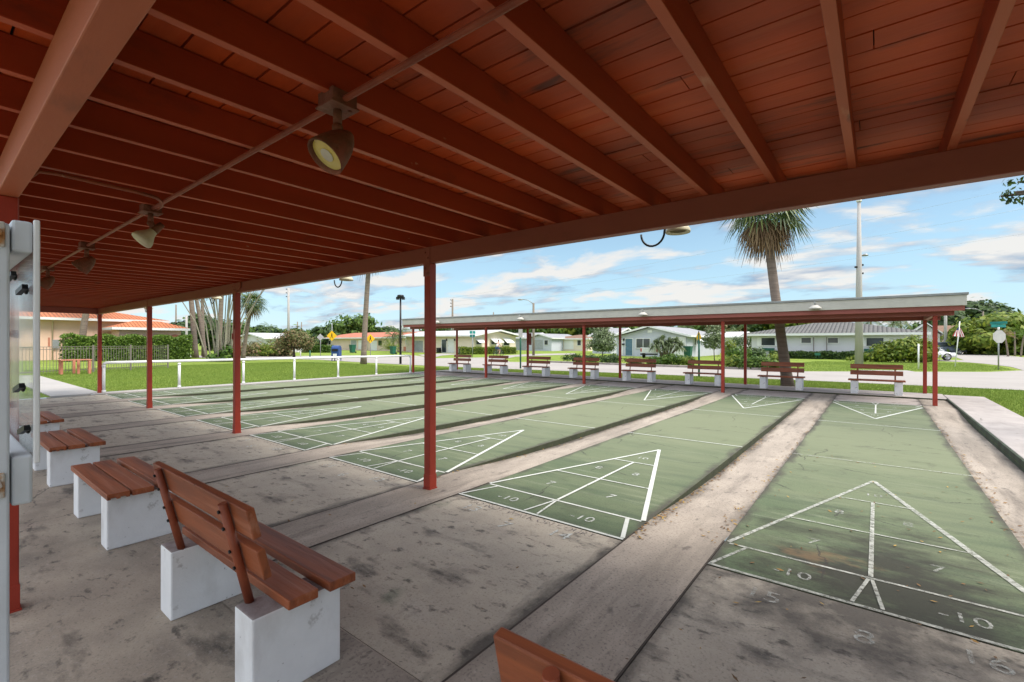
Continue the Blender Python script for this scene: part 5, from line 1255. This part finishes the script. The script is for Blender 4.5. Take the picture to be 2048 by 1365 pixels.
m = MB(); m.obox((0, 0, 2.62), (RT + FW * .8, FW - RT * .8, (0, 0, 1)), (.36, .012, .15)); m.obox((0, 0, 2.25), (RT - FW * .8, FW + RT * .8, (0, 0, 1)), (.36, .012, .15)); m.build('street_name_blade', M_TEAL, t)
x, y = XY(1837, 27.5); t = thing('marker_stake', 'slim white stake in the lawn left of the right red posts', 'stake', (x, y, -.03)); m = MB(); m.tube([(0, 0, 0), (.0, 0, 1.5)], .04, 8); m.build('stake', M_PVC, t)
for (u, v, D, hh, lb) in ((601, 706, 50, .85, 'short white post by the road in front of the shrubs'), (620, 716, 44, .75, 'short dark post at the road edge right of the olive tree')):
    x, y = XY(u, D); t = thing('bollard', lb, 'bollard', (x, y, -.02)); m = MB(); m.tube([(0, 0, 0), (0, 0, hh)], .06, 8); m.ball((0, 0, hh), .06, 8, 5); m.build('shaft', M_PVC if hh > .8 else M_DGREEN, t)
x, y = XY(1635, 43); t = thing('garden_sign', 'tiny dark sign on two sticks in the lawn of the tiled house', 'garden sign', (x, y, -.03)); m = MB(); m.tube([RT * -.12, RT * -.12 + Vector((0, 0, .55))], .015, 6); m.tube([RT * .12, RT * .12 + Vector((0, 0, .55))], .015, 6); m.obox((0, 0, .5), (RT, FW, (0, 0, 1)), (.26, .015, .12)); m.build('panel', M_DGREEN, t)
# dark red board on a rear post of the far shelter
m = MB(); m.box(FX[3] + .05, FX[3] + .22, 18.47, 18.51, 1.42, 2.0); tag(m.build('hanging_board', M_BEAM, None, .006), 'narrow dark red board fixed beside a rear post of the far shelter', 'board')

# ------------------------------------------------------------------ mailbox, bins, flag
x, y = G(673, 722); t = thing('mailbox', 'blue street mailbox with rounded top on short legs', 'mailbox', (x, y, -.03))
m = MB(); n = 10; w_, d_ = .30, .36
pts = [Vector((0, -d_, .22)), Vector((0, d_, .22)), Vector((0, d_, .95))] + [Vector((0, d_ * math.cos(R(180 * k / n)), .95 + .36 * math.sin(R(180 * k / n)))) for k in range(1, n)] + [Vector((0, -d_, .95))]
rot = lambda p: RT * p.x + FW * p.y + Vector((0, 0, p.z))
m.prism([rot(p + Vector((-w_, 0, 0))) for p in pts], RT * 2 * w_); m.build('body', M_BLUE, t)
m = MB(); m.obox(FW * -(d_ + .02) + Vector((0, 0, .93)), (RT, FW, (0, 0, 1)), (.24, .018, .1)); m.build('chute_door', M_BLACK, t)
m = MB(); m.obox(FW * -(d_ + .006) + Vector((0, 0, .5)), (RT, FW, (0, 0, 1)), (.16, .004, .12)); m.build('label_plate', M_WHITE, t)
for a in (-1, 1):
    for b in (-1, 1): m = MB(); m.obox(RT * a * .26 + FW * b * .30 + Vector((0, 0, .11)), (RT, FW, (0, 0, 1)), (.03, .03, .11)); m.build('leg', M_BLUE, t)
def bin_(u, D, label, sc_=1.0):
    x, y = XY(u, D); t = thing('wheeled_bin', label, 'trash bin', (x, y, -.03), 'green wheeled bins')
    m = MB(); a, b = .24 * sc_, .31 * sc_; h = 1.0 * sc_
    v = [(-a, -a, .06), (a, -a, .06), (a, a, .06), (-a, a, .06), (-b, -b, h), (b, -b, h), (b, b, h), (-b, b, h)]
    m.add(v, [(0, 3, 2, 1), (4, 5, 6, 7), (0, 1, 5, 4), (1, 2, 6, 5), (2, 3, 7, 6), (3, 0, 4, 7)]); m.build('body', M_DGREEN, t, .02)
    m = MB(); m.box(-b - .03, b + .03, -b - .04, b + .03, h + .003, h + .07); m.build('lid', M_DGREEN, t, .02)
    for s_ in (-1, 1): m = MB(); m.tube([(s_ * b - .04, a + .02, .12), (s_ * b + .04, a + .02, .12)], .12, 10); m.build('wheel', M_TYRE, t)
bin_(705, 68, 'green bin in front of the peach house entrance, left of the bare trunk', 1.15); bin_(786, 60, 'green bin left of the black lamp post', 1.0); bin_(1376, 45, 'green bin beside the pale grey gable house', 1.15)
x, y = XY(1910, 30.2); t = thing('flag', 'striped flag hanging limp on a leaning white pole', 'flag', (x, y, -.03)); m = MB(); tipf = RT * .31 + Vector((0, 0, 2.95)); m.tube([(0, 0, 0), tipf], .028, 8); m.build('flag_pole', M_PVC, t)
Vn = 13; m = MB(); top_ = RT * .27 + Vector((0, 0, 2.62))
def fcl(a, b):      # a: across the stripes, b: down the hang; folds fan out from the top corner
    sw = .10 + .90 * b ** .9
    return top_ + RT * ((a - .52) * .74 * sw) + FW * (.07 * math.sin(a * 11 + 2 * b) * b) - Vector((0, 0, .66 * b * (1 - .25 * (a - .5) ** 2) + .05 * a))
for i in range(Vn):
    for j in range(8):
        mi = 2 if (i < 6 and j < 3) else (0 if i % 2 == 0 else 1)
        m.add([fcl(i / Vn, j / 8), fcl((i + 1) / Vn, j / 8), fcl((i + 1) / Vn, (j + 1) / 8), fcl(i / Vn, (j + 1) / 8)], [(0, 1, 2, 3)], mi, True)
fo = m.build('cloth', [M_FLAGB, M_FLAGW, M_FLAGB], t); so = fo.modifiers.new('thickness', 'SOLIDIFY'); so.thickness = .004
fo.data.materials[0] = M_FLAGR

# ------------------------------------------------------------------ cars, trailer
def car(name, label, pos, heading, paint, suv=False):
    """body lofted along its length (local +x = nose), wheels with rims, glass, lamps"""
    t = thing(name, label, 'car', (pos[0], pos[1], -.01), None, heading)
    hb, hr = (1.02, 1.62) if suv else (.92, 1.42)
    st = [(-2.35, .55, .62, .80), (-2.25, .30, hb - .08, .86), (-1.7, .24, hb + .02, .90), (-.6, .22, hb, .91), (.7, .22, hb - .02, .91), (1.5, .23, hb - .14, .89), (2.1, .26, hb - .26, .82), (2.32, .36, .60, .70), (2.38, .45, .52, .6)]
    m = MB(); n = 12; o = len(m.v)
    for (x, z0, z1, w_) in st:
        for k in range(n):
            a = 2 * math.pi * k / n; ca, sa = math.cos(a), math.sin(a)
            yy = w_ * math.copysign(abs(ca) ** .45, ca); zz = (z0 + z1) / 2 + (z1 - z0) / 2 * math.copysign(abs(sa) ** .55, sa); m.v.append((x, yy, zz))
    for i in range(len(st) - 1):
        for k in range(n): m.f.append((o + i * n + k, o + i * n + (k + 1) % n, o + (i + 1) * n + (k + 1) % n, o + (i + 1) * n + k)); m.mi.append(0); m.sm.append(True)
    m.f.append(tuple(range(o, o + n))[::-1]); m.f.append(tuple(range(o + (len(st) - 1) * n, o + len(st) * n))); m.mi += [0, 0]; m.sm += [False, False]
    bd = m.build('body', paint, t)
    xs = [(-1.95 if not suv else -2.2, hb - .02, .74), (-1.1 if not suv else -1.9, hr - .05, .60), (-.2, hr, .62), (.35, hr - .04, .60), (1.35, hb - .06, .74)]
    m = MB()
    for (x, z, w_) in xs: m.v += [(x, -w_, z), (x, w_, z)]
    for i in range(4): m.f.append((2 * i, 2 * i + 1, 2 * i + 3, 2 * i + 2)); m.mi.append(1 if i in (0, 3) else 0); m.sm.append(False)
    for s_ in (0, 1): m.f.append(tuple(2 * i + s_ for i in range(5))); m.mi.append(0); m.sm.append(False)
    m.build('roof', [paint, M_GLASS], t, .03)
    m = MB()
    for s_ in (-1, 1):
        w0, w1 = .745 * s_, .625 * s_
        m.poly([(-1.5 if not suv else -1.9, w0 * 1.01, hb + .05), (1.05, w0 * 1.01, hb + .03), (.32, w1 * 1.04, hr - .09), (-1.0 if not suv else -1.75, w1 * 1.04, hr - .09)])
    m.build('side_window', M_GLASS, t)
    for x in (-1.42, 1.42):
        for s_ in (-1, 1):
            m = MB(); m.lathe([(-.11, .001), (-.11, .31), (-.06, .335), (.06, .335), (.11, .31), (.11, .23)], (x, s_ * .80, .33), (0, s_, 0), 20); wh = m.build('wheel', M_TYRE, t)
            m = MB(); m.lathe([(.085, .235), (.10, .22), (.06, .20), (.07, .001)], (x, s_ * .80, .33), (0, s_, 0), 20)
            for q in range(5): a = q * 1.2566; m.obox((x + .12 * math.cos(a), s_ * .895, .33 + .12 * math.sin(a)), ((math.cos(a), 0, math.sin(a)), (-math.sin(a), 0, math.cos(a)), (0, 1, 0)), (.11, .02, .012))
            m.build('rim', M_RIM, wh)
    for s_ in (-1, 1):
        m = MB(); m.ball((2.02, s_ * .66, hb - .30), (.24, .13, .075), 10, 6); m.build('headlight', M_HEADL, t)
        m = MB(); m.ball((-2.24, s_ * .66, hb - .18), (.08, .16, .09), 10, 6); m.build('tail_light', M_TAIL, t)
    return t
x, y = XY(1843, 41); car('parked_car', 'white sedan parked nose right, partly hidden by a red post', (x, y), R(30), M_CARW)
x, y = XY(1884, 62); car('parked_car', 'blue grey car parked beyond the white sedan', (x, y), R(22), M_CARB, True)
x, y = XY(1298, 46); t = thing('utility_trailer', 'low white trailer tail with red lights left of the yucca', 'trailer', (x, y, -.02)); t.rotation_euler = (0, 0, R(6))
m = MB(); m.box(-.85, .85, .0, 2.8, .50, .58); m.box(-.85, .85, .0, .05, .581, 1.05); m.box(-.85, -.80, .051, 2.8, .581, 1.0); m.box(.80, .85, .051, 2.8, .581, 1.0); m.build('bed', M_CARW, t, .01)
m = MB(); m.box(-.85, .85, -.08, -.005, .33, .47); m.build('bumper', M_BLACK, t, .01)
for s_ in (-1, 1):
    m = MB(); m.box(s_ * .78 - .06, s_ * .78 + .06, -.03, -.002, .65, .98); m.build('tail_light', M_TAIL, t, .005)
    m = MB(); m.tube([(s_ * .92 - .09, 1.4, .30), (s_ * .92 + .09, 1.4, .30)], .30, 16); m.build('wheel', M_TYRE, t)
# ------------------------------------------------------------------ cyclist (seen from behind, riding away to the right)
def skin_figure(name, joints, edges, radii, m_, parent):
    me = bpy.data.meshes.new(name); me.from_pydata(joints, edges, []); me.materials.append(m_)
    o = bpy.data.objects.new(name, me); COL.objects.link(o); o.parent = parent
    sk = o.modifiers.new('skin', 'SKIN'); me.skin_vertices or None
    for i, r_ in enumerate(radii): me.skin_vertices[0].data[i].radius = (r_, r_)
    me.skin_vertices[0].data[0].use_root = True
    sk.use_smooth_shade = True
    ss = o.modifiers.new('sub', 'SUBSURF'); ss.levels = 1; ss.render_levels = 2
    return o
x, y = XY(997, 52); hd = math.atan2(FW.y * .75 + RT.y * .65, FW.x * .75 + RT.x * .65)
bk = thing('bicycle', 'bicycle ridden by the person in the white shirt on the road', 'bicycle', (x, y, 0), None, hd)
for wx in (-.52, .52):
    m = MB(); m.tube([(wx + .33 * math.cos(k * math.pi / 12), 0, .34 + .33 * math.sin(k * math.pi / 12)) for k in range(25)], .022, 6, cap=False); wh = m.build('wheel', M_TYRE, bk)
    m = MB()
    for k in range(8): m.tube([(wx, 0, .34), (wx + .31 * math.cos(k * .785), 0, .34 + .31 * math.sin(k * .785))], .004, 4)
    m.build('spokes', M_GALV, wh)
m = MB()
for a, b in (((-.52, .34), (-.12, .34)), ((-.12, .34), (-.25, .86)), ((-.12, .34), (.36, .80)), ((-.22, .78), (.36, .84)), ((.52, .34), (.34, .95)), ((-.52, .34), (-.22, .78))): m.tube([(a[0], 0, a[1]), (b[0], 0, b[1])], .018, 6)
m.tube([(.34, -.28, .98), (.36, 0, .96), (.34, .28, .98)], .015, 6); m.build('frame', M_DGREEN, bk)
m = MB(); m.ball((-.26, 0, .90), (.13, .08, .04), 8, 5); m.build('saddle', M_BLACK, bk)
pr = thing('person', 'person in white shirt and blue shorts riding a bicycle along the road', 'person', (x, y, 0), None, hd)
J = [(-.24, 0, .98), (-.16, 0, 1.22), (-.06, 0, 1.42), (-.02, 0, 1.52), (.02, 0, 1.64), (.03, 0, 1.74),
     (-.06, .18, 1.40), (.10, .24, 1.18), (.30, .25, 1.02), (.36, .26, 1.0), (-.06, -.18, 1.40), (.10, -.24, 1.18), (.30, -.25, 1.02), (.36, -.26, 1.0),
     (-.20, .10, .94), (.14, .12, .80), (-.08, .11, .42), (-.06, .11, .30), (.05, .11, .27), (-.20, -.10, .94), (.12, -.12, .66), (-.04, -.11, .28), (-.02, -.11, .18), (.09, -.11, .15)]
Eg = [(0, 1), (1, 2), (2, 3), (3, 4), (4, 5), (2, 6), (6, 7), (7, 8), (8, 9), (2, 10), (10, 11), (11, 12), (12, 13), (0, 14), (14, 15), (15, 16), (16, 17), (17, 18), (0, 19), (19, 20), (20, 21), (21, 22), (22, 23)]
Rd = [.14, .145, .15, .055, .085, .08, .065, .045, .034, .03, .065, .045, .034, .03, .09, .065, .045, .036, .03, .09, .065, .045, .036, .03]
skin_figure('body', J, Eg, Rd, M_SKIN, pr)
skin_figure('shirt', [(-.23, 0, 1.0), (-.16, 0, 1.22), (-.06, 0, 1.40), (-.055, .17, 1.39), (.03, .21, 1.27), (-.055, -.17, 1.39), (.03, -.21, 1.27)], [(0, 1), (1, 2), (2, 3), (3, 4), (2, 5), (5, 6)], [.155, .165, .165, .085, .065, .085, .065], M_SHIRT, pr)
skin_figure('shorts', [(-.24, 0, .97), (-.20, .10, .94), (.05, .12, .85), (-.20, -.10, .94), (.04, -.12, .74)], [(0, 1), (1, 2), (0, 3), (3, 4)], [.16, .105, .085, .105, .085], M_SHORT, pr)
m = MB(); m.ball((-.005, 0, 1.745), (.105, .09, .09), 10, 7); m.build('hair', M_HAIR, pr)

# ------------------------------------------------------------------ grass blades and fallen leaves
def in_poly(P, poly):
    px_, py_ = P[:, 0], P[:, 1]; ins = np.zeros(len(P), bool); n = len(poly); j = n - 1
    for i in range(n):
        xi, yi = poly[i]; xj, yj = poly[j]
        with np.errstate(divide='ignore', invalid='ignore'):
            c = ((yi > py_) != (yj > py_)) & (px_ < (xj - xi) * (py_ - yi) / (yj - yi + 1e-12) + xi)
        ins ^= c; j = i
    return ins
def blades(polys, seed):
    r = np.random.default_rng(seed); VV = []
    for poly, n, h in polys:
        a = np.array(poly); lo, hi = a.min(0), a.max(0); P = r.uniform(lo, hi, (n, 2)); P = P[in_poly(P, poly)]; k = len(P)
        az = r.uniform(0, 2 * np.pi, k); d = np.stack([np.cos(az), np.sin(az), np.zeros(k)], 1); hh = (h * r.uniform(.5, 1.25, k))[:, None]; wd = (.006 + .16 * hh)
        base = np.column_stack([P, np.full(k, zg)]); tip = base + np.array([0, 0, 1]) * hh + np.column_stack([r.normal(size=(k, 2)), np.zeros(k)]) * hh * .45
        VV.append(np.stack([base - d * wd * .5, base + d * wd * .5, tip], 1).reshape(-1, 3))
    V = np.vstack(VV); o = fast_mesh('grass', V, len(V) // 3, 3, M_BLADE); tag(o, kind='stuff'); return o
blades([([(X_L - 2, 18.63), (26, 18.63), (26, 22.1), (-2.5, 22.3), (-12, 21.7), (-18, 20.9), (-22, 20.0)], 150000, .055),
        ([(2.33, 9), (14, 9), (14, 18.7), (2.33, 18.7)], 90000, .055),
        ([(X_L - .03, 3.5), (X_L - .03, 18.6), (-24, 19.5), (-31, 19.5), (-37, 18), (-37, 3.5)], 210000, .05),
        ([(-31, -1), (-19.5, -1), (-19.5, 2.3), (-31, 2.3)], 25000, .05),
        ([(-6.5, 30), (-3.2, 29.8), (1.4, 33.6), (4.4, 35.6), (6.2, 38.6), (6.2, 44), (5.6, 49), (-4, 46)], 60000, .055)], 3)
def litter(n, seed, fn, size, name='fallen_leaves'):
    r = np.random.default_rng(seed); P = fn(r, n); n = len(P); az = r.uniform(0, 6.28, n); s_ = size * r.uniform(.5, 1.5, n)
    u_ = np.stack([np.cos(az), np.sin(az), r.uniform(-.25, .25, n)], 1) * s_[:, None]; v_ = np.stack([-np.sin(az), np.cos(az), r.uniform(-.3, .3, n)], 1) * (s_ * .38)[:, None]
    P[:, 2] += .006 + s_ * .12
    V = np.stack([P - u_, P - v_, P + u_, P + v_], 1).reshape(-1, 3); o = fast_mesh(name, V, n, 4, M_DRY); return tag(o, kind='stuff')
def lit(r, n):
    out = []
    for k, w_ in ((8, .40), (7, .34), (6, .14), (5, .08), (4, .04)):
        m_ = int(n * w_); x = (cxk(k) + HW + np.abs(r.normal(size=m_)) * .05 + .01) if k != 8 else (cxk(8) + HW + .02 + np.abs(r.normal(size=m_)) * .07); y = r.uniform(3.6, 13, m_) if k != 7 else 3.5 + np.abs(r.normal(size=m_)) * 3.5
        z = np.interp(y, [3.9, 5.4, 6.2, 12.4, 13.8, 14.8], [0, -.07, -.085, -.085, -.045, 0]); out.append(np.column_stack([x, y, z]))
    m_ = int(n * .25); y = r.uniform(3.8, 12, m_); x = cxk(8) - HW - .02 - np.abs(r.normal(size=m_)) * .07; out.append(np.column_stack([x, y, np.interp(y, [3.9, 5.4, 6.2, 12.4], [0, -.07, -.085, -.085])]))
    m_ = int(n * .16); out.append(np.column_stack([r.uniform(-.9, .85, m_), r.uniform(1.6, 8, m_), np.zeros(m_)]))
    m_ = int(n * .06); out.append(np.column_stack([r.uniform(-6, 0, m_), r.uniform(.8, 3.4, m_), np.zeros(m_)]))
    return np.vstack(out)
litter(900, 5, lit, .017)
